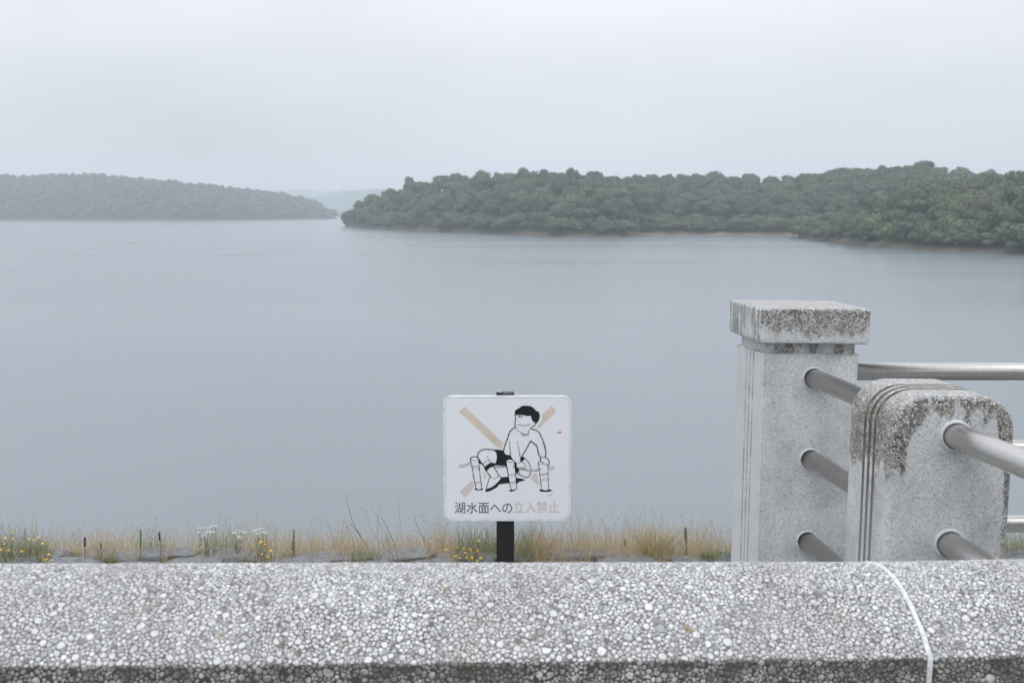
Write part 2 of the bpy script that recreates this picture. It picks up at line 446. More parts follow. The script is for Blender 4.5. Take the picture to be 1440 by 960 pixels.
M['yellow'] = simple('yellow_petal', (0.80, 0.50, 0.03), 0.6, 0.1)
M['white_petal'] = simple('white_petal', (0.72, 0.76, 0.74), 0.6, 0.1)
M['brown_spike'] = simple('brown_seed_spike', (0.075, 0.06, 0.045), 0.8)
M['green_spike'] = simple('green_flower_spike', (0.12, 0.19, 0.09), 0.7)
M['soil'] = simple('bank_soil_dark', (0.10, 0.09, 0.07), 0.95, 0.4, 6)
M['paving'] = simple('crest_paving', (0.30, 0.30, 0.29), 0.85, 0.15, 3)
M['slope'] = simple('dam_slope_concrete', (0.24, 0.24, 0.23), 0.85, 0.2, 1)
M['field'] = simple('field_grass', (0.07, 0.10, 0.04), 0.9, 0.3, 0.05)

# ================================================================== SETTING
BX = 4300.0
wm = new_mesh('lake_water', [(-BX, 18, WATER), (BX, 18, WATER), (BX, 5600, WATER), (-BX, 5600, WATER)], [[0, 1, 2, 3]], M['water'])
tag(mobj('lake_water', wm), kind='structure')
# dam: crest paving, water side slope, land side
X1 = 900
tag(mobj('dam_crest', new_mesh('dam_crest', [(-X1, -14, 0), (X1, -14, 0), (X1, 4.32, 0), (-X1, 4.32, 0)], [[0, 1, 2, 3]], M['paving'])), kind='structure')
def slope_mesh():
    xs = np.concatenate([[-X1, -200, -60, -20, -8], np.linspace(-6, 6, 161), [8, 20, 60, 200, X1]])
    prof = [(4.32, -0.002), (4.42, -0.002), (4.5, 0.0), (4.62, -0.03), (4.8, -0.11), (5.2, -0.37), (8, -2.3), (22, -11.3)]
    V = []; F = []
    for i, x in enumerate(xs):
        for j, (y, z) in enumerate(prof):
            k = 0.035 * (mnoise.noise(Vector((x * 1.7, y * 2.0, 0)))) if 0 < j < 7 and abs(x) <= 6 else 0
            V.append((x, y + (k if j > 2 else 0), z + k * (0.5 if j < 3 else 1)))
    n = len(prof)
    for i in range(len(xs) - 1):
        for j in range(n - 1): F.append([i * n + j, (i + 1) * n + j, (i + 1) * n + j + 1, i * n + j + 1])
    return new_mesh('dam_bank', V, F, M['soil'])
bank = tag(mobj('dam_bank', slope_mesh()), kind='structure')
tag(mobj('dam_land_side', new_mesh('dam_land_side', [(-X1, -14, -0.002), (X1, -14, -0.002), (X1, -34, -11.0), (-X1, -34, -11.0)], [[0, 3, 2, 1]], M['field'])), kind='structure')
tag(mobj('field', new_mesh('field', [(-BX, -900, -11.05), (BX, -900, -11.05), (BX, 18, -11.05), (-BX, 18, -11.05)], [[0, 1, 2, 3]], M['field'])), kind='structure')

# revetment stones on the bank edge
def rock_mesh(seed, sx, sy, sz):
    r = random.Random(seed); m = MB(); k = 14; rings = []
    for lev, (sc_, z) in enumerate(((0.98, -0.5), (1.0, 0.35), (0.97, 0.72), (0.86, 0.95), (0.55, 1.0), (0.2, 0.98))):
        ring_ = []
        for i in range(k):
            a = 2 * math.pi * i / k; ca, sa_ = math.cos(a), math.sin(a)
            q = 1 / max(abs(ca), abs(sa_)) ** 0.75            # squarish outline
            o = mnoise.noise(Vector((ca * 1.3 + seed * 5, sa_ * 1.3, lev * 0.25)))
            ring_.append(Vector((ca * q * sc_ * (0.46 + 0.12 * o), sa_ * q * sc_ * (0.46 + 0.14 * o), z + 0.35 * mnoise.noise(Vector((ca * 2 * sc_, sa_ * 2 * sc_, seed * 3.3))))))
        rings.append(ring_)
    m.loft(rings); me = new_mesh('stone', m.v, m.f, M['rock'], False); return me
rocks = [rock_mesh(i, 1.0, 1.0, 1.0) for i in range(7)]
x = -3.0; i = 0
while x < 3.2:
    wd = rnd.uniform(0.14, 0.42)
    for row in range(2):
        o = mobj('stone', rocks[(i + row * 3) % 7], bank, (x + wd / 2 + rnd.uniform(-.03, .03) + row * 0.13, 4.36 + row * 0.13 + rnd.uniform(-.015, .015), 0.0))
        o.scale = (wd * 1.04, rnd.uniform(0.13, 0.18), rnd.uniform(0.008, 0.034)); o.rotation_euler = (0, rnd.uniform(-.03, .03), rnd.uniform(-.08, .08)); i += 1
    x += wd
    
# ------------------------------------------------------------------ hills
def interp(px, tab, k):
    xs = [t[0] for t in tab]; ys = [t[k] for t in tab]
    return float(np.interp(px, xs, ys))
class Land:
    """land rising from the shoreline to a wooded ridge; built on columns fanning out over the lake"""
    def __init__(s, tab, th, prof=0.75, back=1.7):
        s.tab, s.th, s.prof, s.back = tab, th, prof, back
    def col(s, px):
        sy, ky, off = interp(px, s.tab, 1), interp(px, s.tab, 2), interp(px, s.tab, 3)
        D = dist_to(px, sy, WATER)
        Yr = D + off; top = at(px, ky, Yr).z
        return D, off, max(WATER + 1.5, top - s.th)
    def pos(s, px, t):
        D, off, zr = s.col(px); Y = D + off * t
        if t <= 1: z = WATER + 0.8 + (zr - WATER - 0.8) * (max(t, 0) ** s.prof) if t >= 0 else WATER + 0.8 + t * 40
        else: z = zr - (zr - WATER) * ((t - 1) / (s.back - 1)) ** 1.5
        dx = mnoise.noise(Vector((px * 0.03, t * 3, s.th))) * off * 0.03
        r = ray(px, 310); return Vector((r[0] / r[1] * Y, Y + dx, z))
    def mesh(s, name, x0, x1, n):
        ts = [-0.12, -0.02, 0.0, 0.03, 0.08, 0.2, 0.35, 0.5, 0.7, 0.85, 1.0, 1.15, 1.35, 1.7]
        V = []; F = []
        for i in range(n):
            px = x0 + (x1 - x0) * i / (n - 1)
            for t in ts: V.append(s.pos(px, t))
        m = len(ts)
        for i in range(n - 1):
            for j in range(m - 1): F.append([i * m + j, (i + 1) * m + j, (i + 1) * m + j + 1, i * m + j + 1])
        return tag(mobj(name, new_mesh(name, V, F, M['land'], True)), kind='structure')
A = Land([(484, 319, 299, 14), (495, 319.5, 287, 32), (510, 320.5, 277, 48), (520, 321, 271, 55), (545, 322.5, 262, 70), (580, 324.5, 251, 95), (630, 327, 244, 120), (700, 329.5, 239, 130),
          (790, 332.5, 237, 135), (860, 333.3, 243, 150), (900, 331.0, 245, 170), (950, 330, 243, 170), (1000, 330, 241, 170), (1030, 330, 246, 175), (1080, 331, 244, 180),
          (1150, 332, 241, 180), (1175, 333, 235, 190), (1230, 334, 233, 190), (1270, 335, 229, 190), (1295, 335, 224, 190), (1325, 335, 233, 190), (1400, 336, 242, 190), (1900, 337, 242, 190)], 12.5, 0.7)
B = Land([(1122, 333.6, 322, 5), (1140, 336, 306, 14), (1160, 338.5, 296, 28), (1185, 341.5, 285, 40), (1215, 346, 273, 55), (1250, 348.5, 262, 70), (1300, 351.5, 252, 85), (1350, 354, 244, 95),
          (1400, 356, 239, 100), (1440, 357.5, 235, 105), (1600, 363, 225, 110), (1900, 360, 220, 120)], 10.5, 0.8)
L = Land([(-500, 311.5, 250, 260), (-150, 311, 246, 260), (0, 310, 245, 250), (50, 310, 243, 250), (130, 310, 242, 250), (165, 310.3, 245, 250), (200, 310.3, 249, 240), (260, 310.3, 254, 230), (300, 310.2, 258, 220),
          (350, 309.5, 264, 200), (400, 308.9, 270, 180), (440, 308.4, 279, 130), (462, 308, 291, 60), (474, 307.7, 301, 20)], 14, 0.65)
A.mesh('island_hill', 485, 1900, 150); B.mesh('near_headland', 1123, 1900, 90); L.mesh('left_hill', -500, 474, 110)

# far hills seen only as haze-blue outlines, canopy as uneven relief
def far_hill(name, tab, x0, x1, step, amp):
    ld = Land(tab, 0.0, 0.6); V = []; F = []
    ts = [-0.1, 0.0, 0.02] + [i / 12 for i in range(1, 13)] + [1.2, 1.7]
    n = int((x1 - x0) / step) + 1
    for i in range(n):
        px = x0 + step * i
        for t in ts:
            p = ld.pos(px, t)
            if 0.01 < t <= 1.2: p.z += amp * (mnoise.noise(p * 0.05) + 0.6 * mnoise.noise(p * 0.13)) + (8 if t < .9 else 0)
            V.append(p)
    m = len(ts)
    for i in range(n - 1):
        for j in range(m - 1): F.append([i * m + j, (i + 1) * m + j, (i + 1) * m + j + 1, i * m + j + 1])
    tag(mobj(name, new_mesh(name, V, F, M['foliage'], True)), kind='structure')
far_hill('distant_hill', [(380, 303.1, 288, 200), (430, 303.1, 281, 250), (450, 303.1, 276, 250), (480, 303.1, 271, 250), (520, 303.1, 266, 250), (600, 303.1, 268, 250), (900, 303.1, 275, 200)], 380, 900, 2, 5)
far_hill('horizon_hill', [(-900, 302, 265, 400), (0, 302, 265, 400), (300, 302, 268, 400), (380, 302, 267, 400), (420, 302, 267, 400), (460, 302, 269, 400), (520, 302, 266, 400), (900, 302, 265, 400), (2300, 302, 262, 400)], -900, 2300, 4, 6)

# ------------------------------------------------------------------ trees
ico_v, ico_f = None, None
def ico(sub):
    import bmesh
    bm = bmesh.new(); bmesh.ops.create_icosphere(bm, subdivisions=sub, radius=1.0)
    v = np.array([x.co[:] for x in bm.verts]); f = np.array([[q.index for q in x.verts] for x in bm.faces]); bm.free(); return v, f
ICO1 = ico(1); ICO2 = ico(2)
def crown(seed, nl, nleaf, leaf, sphere):
    """unit-ish crown: radius about 1, from z=0 to about 1.7; returns V, tri faces, quad faces"""
    g = np.random.default_rng(seed)
    lobes = [(np.array([0, 0, 0.95]), 0.62)]
    for k in range(nl):
        a = 2 * math.pi * (k + g.uniform(-.3, .3)) / nl; lev = g.uniform(0.0, 1.0)
        rad = 0.62 - 0.25 * lev + g.uniform(-.08, .08); z = 0.42 + 0.85 * lev
        lobes.append((np.array([rad * math.cos(a), rad * math.sin(a), z]), g.uniform(0.30, 0.46)))
    Vs = []; T = []; Q = []; n = 0
    sv, sf = sphere
    for c, r in lobes:
        ph = g.uniform(0, 9, 3)
        d = 1 + 0.10 * np.sin(sv[:, 0:1] * 5 + ph[0]) + 0.09 * np.sin(sv[:, 1:2] * 6 + ph[1]) + 0.08 * np.sin(sv[:, 2:3] * 7 + ph[2])
        v = sv * d * r * 0.90; v[:, 2] *= 0.82; v = v + c
        Vs.append(v); T.append(sf + n); n += len(v)
    cs = np.array([c for c, r in lobes]); rs = np.array([r for c, r in lobes])
    pick = g.choice(len(lobes), nleaf, p=rs ** 2 / np.sum(rs ** 2))
    d = g.normal(size=(nleaf, 3)); d[:, 2] = np.abs(d[:, 2]) * 1.0 - 0.25 * g.random(nleaf); d /= np.linalg.norm(d, axis=1, keepdims=True)
    p = cs[pick] + d * rs[pick][:, None] * g.uniform(0.86, 1.14, (nleaf, 1)) * np.array([1, 1, 0.85])
    nrm = d + g.normal(size=(nleaf, 3)) * 0.45; nrm /= np.linalg.norm(nrm, axis=1, keepdims=True)
    u = np.cross(nrm, g.normal(size=(nleaf, 3))); u /= np.linalg.norm(u, axis=1, keepdims=True); v = np.cross(nrm, u)
    s = leaf * g.uniform(0.6, 1.3, (nleaf, 1))
    q = np.stack([p - u * s - v * s * .3, p + v * s * .9, p + u * s - v * s * .2, p - v * s * .8], axis=1).reshape(-1, 3)
    Q = (np.arange(nleaf * 4).reshape(-1, 4) + n)
    Vs.append(q)
    return np.concatenate(Vs), np.concatenate(T), Q
def rot_scale(V, a, s):
    c, si = math.cos(a), math.sin(a)
    o = V.copy(); o[:, 0] = (V[:, 0] * c - V[:, 1] * si) * s[0]; o[:, 1] = (V[:, 0] * si + V[:, 1] * c) * s[1]; o[:, 2] = V[:, 2] * s[2]
    return o
def scatter(ld, x0, x1, sp, t1=1.12, t0=0.012):
    """tree positions on the land, spaced about sp metres"""
    pts = []; grid = {}
    D0, off0, _ = ld.col((x0 + x1) / 2)
    area = (x1 - x0) / FPX * D0 * off0 * t1
    for _ in range(int(area / (sp * sp) * 9)):
        px = rnd.uniform(x0, x1); t = rnd.uniform(t0, t1)
        D, off, zr = ld.col(px)
        if rnd.random() > off / 200 and off > 30: continue
        p = ld.pos(px, t); m = sp * rnd.uniform(0.85, 1.15)
        c = (int(p.x // sp), int(p.y // sp)); ok = True
        for a in (-1, 0, 1):
            for b_ in (-1, 0, 1):
                for q in grid.get((c[0] + a, c[1] + b_), ()):
                    if (q - p).length < m: ok = False; break
        if ok:
            grid.setdefault(c, []).append(p); pts.append((p, px, t))
    return pts
# near crowns shared by the single trees
KINDS = [crown(100 + i, 8 + i % 4, 1700, 0.062, ICO2) for i in range(7)]
CM = [np_mesh('crown', V, [T, Q], M['foliage'], True, {'tint': np.zeros(len(V))}) for V, T, Q in KINDS]
def trunk_mesh(seed):
    r = random.Random(seed); m = MB()
    m.tube([(0, 0, -1), (0.1, 0, 2.0), (r.uniform(-.3, .3), r.uniform(-.3, .3), 6.0)], [0.26, 0.2, 0.12], 6)
    for k in range(4):
        a = r.uniform(0, 6.28); m.tube([(0.1, 0, r.uniform(2, 3.5)), (1.6 * math.cos(a), 1.6 * math.sin(a), 5.6)], [0.10, 0.05], 5)
    return new_mesh('trunk', m.v, m.f, M['bark'])
CMN = []
for me_ in CM:
    c_ = me_.copy(); c_.materials[0] = M['foliage_near']; CMN.append(c_)
TM = [trunk_mesh(i) for i in range(3)]
cands = []
for ld, x0, x1, sp, tag_ in ((A, 491, 1500, 10.4, 'A'), (B, 1126, 1620, 9.0, 'B')):
    for p, px, t in scatter(ld, x0, x1, sp):
        cr = sp * rnd.uniform(0.48, 0.82); hh = rnd.uniform(0.80, 1.12) * (12.0 if tag_ == 'A' else 10.0)
        if t > 0.85: hh *= rnd.uniform(0.92, 1.10); cr *= rnd.uniform(0.7, 1.05)
        if t < 0.12: hh *= rnd.uniform(0.55, 0.9)
        D, off, zr = ld.col(px)
        vis = -100 < px < 1440 and t <= 1.05
        if tag_ == 'A' and px > 1160:
            vis = vis and (p.z + hh) > at(px, interp(px, B.tab, 2), p.y).z
        cands.append((cr / p.y if vis else 0, p, px, t, cr, hh, tag_))
cands.sort(key=lambda c: -c[0])
single = cands[:296]; rest = cands[296:]
GR = {('A', 0): 'trees on the wooded island behind the lake', ('B', 0): 'trees on the near right headland'}
def place_tree(c, lab, cat, grp, km):
    _, p, px, t, cr, hh, tg = c
    e = empty('broadleaf_tree', p, 0)
    tag(e, lab, cat, grp)
    k = rnd.randrange(7)
    cw = mobj('crown', (CMN if tg == 'B' else CM)[k], e, (0, 0, -hh * 0.10 if (t < 0.15 or p.z < WATER + 6 or (tg == 'A' and px < 530)) else hh * 0.04)); cw.rotation_euler = (0, 0, rnd.uniform(0, 6.28))
    cw.scale = (cr * 1.12, cr * 1.12, hh * 0.62)
    tr = mobj('trunk', TM[k % 3], e, (0, 0, 0)); tr.rotation_euler = (0, 0, rnd.uniform(0, 6.28)); tr.scale = (1, 1, hh / 12)
for c in single:
    if c[6] == 'B':
        if c[3] < 0.14: lab, grp = 'low green tree at the water line of the near right headland', 'shoreline trees of the near right headland'
        elif c[3] > 0.8: lab, grp = 'green broadleaf tree on the crest of the near right headland', 'crest trees of the near right headland'
        else: lab, grp = 'round crowned green tree on the slope of the near right headland', 'slope trees of the near right headland'
    else:
        if c[3] < 0.14: lab, grp = 'low green tree at the water line of the wooded island', 'shoreline trees of the wooded island'
        elif c[3] > 0.8: lab, grp = 'broadleaf tree on the skyline ridge of the wooded island', 'ridge trees of the wooded island'
        else: lab, grp = 'round crowned green tree on the slope of the wooded island', 'slope trees of the wooded island'
    place_tree(c, lab, 'tree', grp, None)
def forest(name, items, kinds):
    Vs = []; Ts = []; Qs = []; tint = []; n = 0
    for (p, cr, hh, low) in items:
        V, T, Q = kinds[rnd.randrange(len(kinds))]
        v = rot_scale(V, rnd.uniform(0, 6.28), (cr * 1.12, cr * 1.12, hh * 0.62)) + np.array([p.x, p.y, p.z + hh * (-0.08 if low else 0.04)])
        Vs.append(v); Ts.append(T + n); Qs.append(Q + n); n += len(v); tint.append(np.full(len(v), rnd.random()))
    o = mobj(name, np_mesh(name, np.concatenate(Vs), [np.concatenate(Ts), np.concatenate(Qs)], M['foliage'], True, {'tint': np.concatenate(tint)}))
    return o
def shore_shrubs(ld, x0, x1, step):
    out = []; px = x0
    while px < x1:
        D, off, zr = ld.col(px)
        p = ld.pos(px, rnd.uniform(2.0, 6.5) / max(off, 6.5)); out.append((p, rnd.uniform(2.6, 5.0), rnd.uniform(4.0, 8.0), True)); px += step * rnd.uniform(0.5, 1.5) * FPX / D
    return out
MID = [crown(200 + i, 8, 420, 0.10, ICO1) for i in range(6)]
FAR = [crown(300 + i, 6, 90, 0.17, ICO1) for i in range(6)]
tag(forest('island_forest', [(p, cr, hh, t < .15 or p.z < WATER + 6) for _, p, px, t, cr, hh, tg in rest] + shore_shrubs(A, 489, 1200, 3.2) + shore_shrubs(B, 1124, 1640, 3.2), MID), 'dense green wood filling the island and headland behind their front trees', 'forest', kind='stuff')
tag(forest('left_hill_forest', [(p, 11 * rnd.uniform(0.5, 0.8), rnd.uniform(10, 16), t < .1) for p, px, t in scatter(L, -420, 472, 11)] + shore_shrubs(L, -420, 474, 6), FAR), 'hazy blue green wood covering the long hill across the lake on the left', 'forest', kind='stuff')
print('trees', len(cands))

# ================================================================== PARAPET
PX0, PY0 = 0.5764, 1.3
wall = empty('parapet_wall', (PX0 - 0.0244, PY0, 0), R(4.2)); wall.rotation_euler.y = R(1.4)
tag(wall, 'low grey parapet wall with rounded pebble finished coping along the bottom of the view', 'wall')
HW = 0.153; APX = 1.0632; EDGE = 0.9925
def arch(y):           # y from 0 (front edge) to 2*HW
    d = y - HW; return APX - (APX - EDGE) * (d / HW) ** 2
NY = 24
ys = [2 * HW * i / NY for i in range(NY + 1)]
BOT = 0.905
def prof_pts(inset=0.0):
    pts = [(0.012 + inset, BOT), (0.0 + inset, BOT + 0.006), (0.0 + inset, EDGE - 0.004)]
    pts += [(y + (inset if i == 0 else -inset if i == NY else 0), arch(y) - inset) for i, y in enumerate(ys)]
    pts += [(2 * HW - inset, EDGE - 0.004), (2 * HW - inset, BOT)]
    return pts
def coping(x0, x1):
    m = MB(); rings = []
    n = max(2, int((x1 - x0) / 0.25))
    for i in range(n + 1):
        x = x0 + (x1 - x0) * i / n
        rings.append([Vector((x, y, z)) for y, z in prof_pts()])
    m.loft(rings); return m.build('coping', M['mortar'], wall)
cop_l = coping(-6.0, -0.004); cop_r = coping(0.004, 5.0)
cop_r.rotation_euler = (0, R(-1.2), R(-0.6)); cop_r.location.x = 0.0222
m = MB(); m.loft([[Vector((x, 0.03, 0)), Vector((x, 2 * HW - 0.03, 0)), Vector((x, 2 * HW - 0.03, BOT + 0.002)), Vector((x, 0.03, BOT + 0.002))] for x in (-6, 5)])
m.build('wall_body', M['slope'], wall)
m = MB()
pp = prof_pts(); cen = []
for i, (y, z) in enumerate(pp):
    wob = 0.0012 * mnoise.noise(Vector((i * 0.7, 0, 0)))
    cen.append(Vector((wob, y, z)))
rings = []
for i, c in enumerate(cen):
    t = (cen[min(i + 1, len(cen) - 1)] - cen[max(i - 1, 0)]).normalized(); nn = Vector((1, 0, 0)).cross(t).normalized()
    if nn.z < 0 and 3 < i < len(cen) - 3: nn = -nn
    out = nn if (nn.z > 0 or abs(nn.z) < 0.3) else -nn
    if i <= 2: out = Vector((0, -1, 0)) if i else Vector((0, -0.7, -0.7))
    if i >= len(cen) - 2: out = Vector((0, 1, 0))
    if i == 3: out = Vector((0, -0.7, 0.7))
    rings.append([c + Vector((sx * 0.0040 * (1 + 0.22 * mnoise.noise(Vector((i * 0.9, sx, 3)))), 0, 0)) + out * h for sx, h in ((-1, -0.004), (-1, 0.0006), (-0.6, 0.0014), (0, 0.0018), (0.6, 0.0014), (1, 0.0006), (1, -0.004))])
m.loft(rings, closed=True); m.build('joint_sealant', M['sealant'], wall, True)

# exposed pebbles: variable size packing in (u = along wall, s = along profile), cells shaped by their neighbours
arc = [0.0]
for i in range(1, NY + 1): arc.append(arc[-1] + math.hypot(ys[i] - ys[i - 1], arch(ys[i]) - arch(ys[i - 1])))
S_TOP = arc[-1]; FACE = EDGE - BOT
def surf(s):
    """s<0: front face going down; s in 0..S_TOP: arch"""
    s = np.asarray(s)
    y = np.interp(s, arc, ys); y = np.where(s < 0, 0, y)
    z = np.where(s < 0, EDGE + s, APX - (APX - EDGE) * ((y - HW) / HW) ** 2)
    sl = -2 * (APX - EDGE) * (y - HW) / HW ** 2
    ty = np.where(s < 0, 0.0, 1 / np.sqrt(1 + sl * sl)); tz = np.where(s < 0, 1.0, sl / np.sqrt(1 + sl * sl))
    return y, z, ty, tz          # normal = (0,-tz,ty)
U0, U1 = -1.75, 0.62
S0, S1 = -0.084, 0.25
pk_u, pk_s, pk_r = [], [], []
cell = 0.012; grid = {}
def try_add(u, s, r):
    if abs(u) < 0.0044 + r * 0.9: return
    cu, cs_ = int(u // cell), int(s // cell)
    for a in (-1, 0, 1):
        for b_ in (-1, 0, 1):
            for (qu, qs, qr) in grid.get((cu + a, cs_ + b_), ()):
                d = r + qr
                if (u - qu) ** 2 + (s - qs) ** 2 < d * d * 0.92: return
    grid.setdefault((cu, cs_), []).append((u, s, r)); pk_u.append(u); pk_s.append(s); pk_r.append(r)
area = (U1 - U0) * (S1 - S0)
for rr, cnt in ((0.0064, 120), (0.0052, 450), (0.0043, 1700), (0.0035, 8000), (0.0028, 36000), (0.0022, 90000), (0.0017, 110000)):
    for _ in range(int(cnt * area / 0.8)):
        try_add(rnd.uniform(U0, U1), rnd.uniform(S0, S1), rr * rnd.uniform(0.88, 1.12))
N = len(pk_u); print('pebbles', N)
P = np.column_stack([pk_u, pk_s]); PR = np.array(pk_r)
# neighbour table
gi = {}
for k in range(N): gi.setdefault((int(P[k, 0] // cell), int(P[k, 1] // cell)), []).append(k)
MAXN = 40
NB_ = np.full((N, MAXN), -1, dtype=np.int32)
for (cu, cs_), own in gi.items():
    cand = np.array([j for a in (-1, 0, 1) for b_ in (-1, 0, 1) for j in gi.get((cu + a, cs_ + b_), ())])
    own = np.array(own)
    d = np.hypot(P[own][:, None, 0] - P[cand][None, :, 0], P[own][:, None, 1] - P[cand][None, :, 1]) - PR[cand][None]
    d[own[:, None] == cand[None]] = 9
    o_ = np.argsort(d, axis=1)[:, :14]
    nb = cand[o_]; dd = np.take_along_axis(d, o_, 1)
    nb = np.where(dd < 5, nb, -1)
    NB_[own, :nb.shape[1]] = nb
NB_ = NB_[:, :14]
K = 12
th = (np.arange(K)[None, :] + nr.uniform(0, 1, (N, 1))) * 2 * math.pi / K + nr.uniform(-.12, .12, (N, K))
dv = P[NB_] - P[:, None, :]; dist = np.hypot(dv[..., 0], dv[..., 1]) + 1e-9; phi = np.arctan2(dv[..., 1], dv[..., 0])
tn = (dist ** 2 + PR[:, None] ** 2 - PR[NB_] ** 2) / (2 * dist) - 0.00034
tn = np.where(NB_ < 0, 1.0, tn)
cosd = np.cos(th[:, :, None] - phi[:, None, :])
rr = np.where(cosd > 0.05, tn[:, None, :] / np.maximum(cosd, 0.05), 1.0).min(axis=2)
ax_ = nr.uniform(-0.9, 0.9, (N, 1)); el_ = nr.uniform(0.1, 0.55, (N, 1))
for _ in range(3):            # broken facets: random straight cuts, closer in across the stone than along it
    ph_ = nr.uniform(0, 2 * math.pi, (N, 1)); tt_ = PR[:, None] * nr.uniform(0.80, 1.6, (N, 1)) * (1 + el_ * np.cos(2 * (ph_ - ax_)))
    cd_ = np.cos(th - ph_); rr = np.minimum(rr, np.where(cd_ > 0.05, tt_ / np.maximum(cd_, 0.05), 1.0))
elong = 1 + el_ * np.cos(2 * (th - ax_))
rr = np.minimum(rr, PR[:, None] * 1.75 * elong); rr = np.maximum(rr, PR[:, None] * 0.35)
rr = rr * (1 + nr.uniform(-0.17, 0.11, (N, K)))
keep = nr.random(N) > np.where(P[:, 1] < 0, 0.04, 0.022)
hgt = PR * nr.uniform(0.04, 0.20, N)
tilt = nr.uniform(-0.18, 0.18, (N, 2))
tint = np.clip(nr.beta(1.9, 1.5, N) * 0.97, 0, 0.965); spot = nr.random(N) < 0.003; tint[spot] = 0.99
def ring(scale, h):
    du = rr * scale * np.cos(th); ds = rr * scale * np.sin(th)
    u = P[:, 0:1] + du; s = P[:, 1:2] + ds
    y, z, ty, tz = surf(s)
    hh = h[:, None] + (du * tilt[:, 0:1] + ds * tilt[:, 1:2])
    return np.stack([u, y - tz * hh, z + ty * hh], axis=2)
r0 = ring(1.0, np.full(N, -0.0012)); r1 = ring(0.93, hgt * 0.62); r2 = ring(0.74, hgt * 1.0)
y, z, ty, tz = surf(P[:, 1]); cpt = np.column_stack([P[:, 0], y - tz * hgt, z + ty * hgt])[:, None]
VV = np.concatenate([r0, r1, r2, cpt], axis=1)          # N, 3K+1, 3
ar = np.arange(K); nx = (ar + 1) % K
quads = np.concatenate([np.column_stack([ar, nx, nx + K, ar + K]), np.column_stack([ar + K, nx + K, nx + 2 * K, ar + 2 * K])])
tris = np.column_stack([ar + 2 * K, nx + 2 * K, np.full(K, 3 * K)])
def peb_mesh(name, ids):
    n = len(ids); V = VV[ids].reshape(-1, 3); off = (np.arange(n) * (3 * K + 1))[:, None, None]
    Q = (quads[None] + off).reshape(-1, 4); T = (tris[None] + off).reshape(-1, 3)
    return np_mesh(name, V, [Q, T], M['pebble'], False, {'tint': np.repeat(tint[ids], 3 * K + 1)})
ids = np.where(keep)[0]
inview = (P[ids, 0] > -1.2) & (P[ids, 0] < 0.14) & (P[ids, 1] > -0.03) & (P[ids, 1] < 0.15)
big = ids[inview][np.argsort(-PR[ids[inview]])][:294]
bs = set(big.tolist())
for k in big:
    mobj('pebble', peb_mesh('pebble', np.array([k])), cop_l if P[k, 0] < 0 else cop_r)
restp = np.array([k for k in ids if k not in bs])
for cp, sel in ((cop_l, restp[P[restp, 0] < 0]), (cop_r, restp[P[restp, 0] > 0])):
    tag(mobj('exposed_pebbles', peb_mesh('exposed_pebbles', sel), cp), kind='stuff')

# ================================================================== PILLAR
pillar = empty('square_pillar', (0.9994, 3.93, 0))
tag(pillar, 'tall square concrete pillar with a flat overhanging weathered cap and grooved side', 'pillar')
def quad_ring(FL, FR, BR, BL, z): return [Vector((p[0] - 0.9994, p[1] - 3.93, z)) for p in (FL, FR, BR, BL)]
FL, FR, BL, BR = (0.9994, 3.93), (1.3767, 3.91), (0.961, 4.21), (1.338, 4.19)
def body_ring(z, ins=0.0):
    a, b_ = Vector(BL), Vector(FL); d = (b_ - a); L_ = d.length; d.normalize(); nrm = Vector((d.y, -d.x)) * (-1)   # outward to the left
    if nrm.x > 0: nrm = -nrm
    pts = []
    def P2(t, depth): q = a + d * (t * L_) - nrm * depth; return q
    pts.append(P2(0.0, ins))
    for g in (0.40, 0.535, 0.67):
        pts += [P2(g - 0.022, ins), P2(g - 0.012, ins + 0.006), P2(g + 0.012, ins + 0.006), P2(g + 0.022, ins)]
    c = 0.008
    pts.append(P2(1.0 - c / L_, ins)); pts.append(Vector((FL[0] + c, FL[1])))
    pts.append(Vector((FR[0] - c, FR[1]))); pts.append(Vector((FR[0], FR[1] + c))); pts.append(Vector(BR))
    return [Vector((p.x - 0.9994, p.y - 3.93, z)) for p in pts]
m = MB(); m.loft([body_ring(-0.05), body_ring(1.034), [p + Vector((0.0, 0, 0.0065)) for p in body_ring(1.034, 0.003)]])
m.build('pillar_body', M['body'], pillar)
def inset_q(FL, FR, BR, BL, i):
    cx = (FL[0] + FR[0] + BR[0] + BL[0]) / 4; cy = (FL[1] + FR[1] + BR[1] + BL[1]) / 4
    def f(p):
        sx = 1 if p[0] > cx else -1; sy = 1 if p[1] > cy else -1
        return (p[0] - sx * i, p[1] - sy * i)
    return tuple(map(f, (FL, FR, BR, BL)))
nk = inset_q(FL, FR, BR, BL, 0.014)
m = MB(); m.loft([quad_ring(*nk, 1.041), quad_ring(*nk, 1.084)]); m.build('neck', M['neck'], pillar)
capq = ((0.977, 3.90), (1.402, 3.868), (1.374, 4.235), (0.943, 4.295))
def cap_ring(i, z, ch):
    q = inset_q(*capq, i); out = []
    n = 4
    for k in range(4):
        p, a, b_ = Vector(q[k]), Vector(q[k - 1]), Vector(q[(k + 1) % 4])
        p0 = p + (a - p).normalized() * ch; p1 = p + (b_ - p).normalized() * ch
        for t in (0, 0.35, 0.65, 1): out.append(p0 * (1 - t) ** 2 + p * 2 * t * (1 - t) + p1 * t * t)
    return [Vector((p.x - 0.9994, p.y - 3.93, z)) for p in out]
m = MB(); m.loft([cap_ring(0.010, 1.0845, .004), cap_ring(0.001, 1.090, .008), cap_ring(0.0, 1.10, 0.008), cap_ring(0.0, 1.215, .008), cap_ring(0.003, 1.2215, .010), cap_ring(0.011, 1.2256, .012), cap_ring(0.09, 1.2275, .012)])
m.build('cap', M['cap'], pillar)

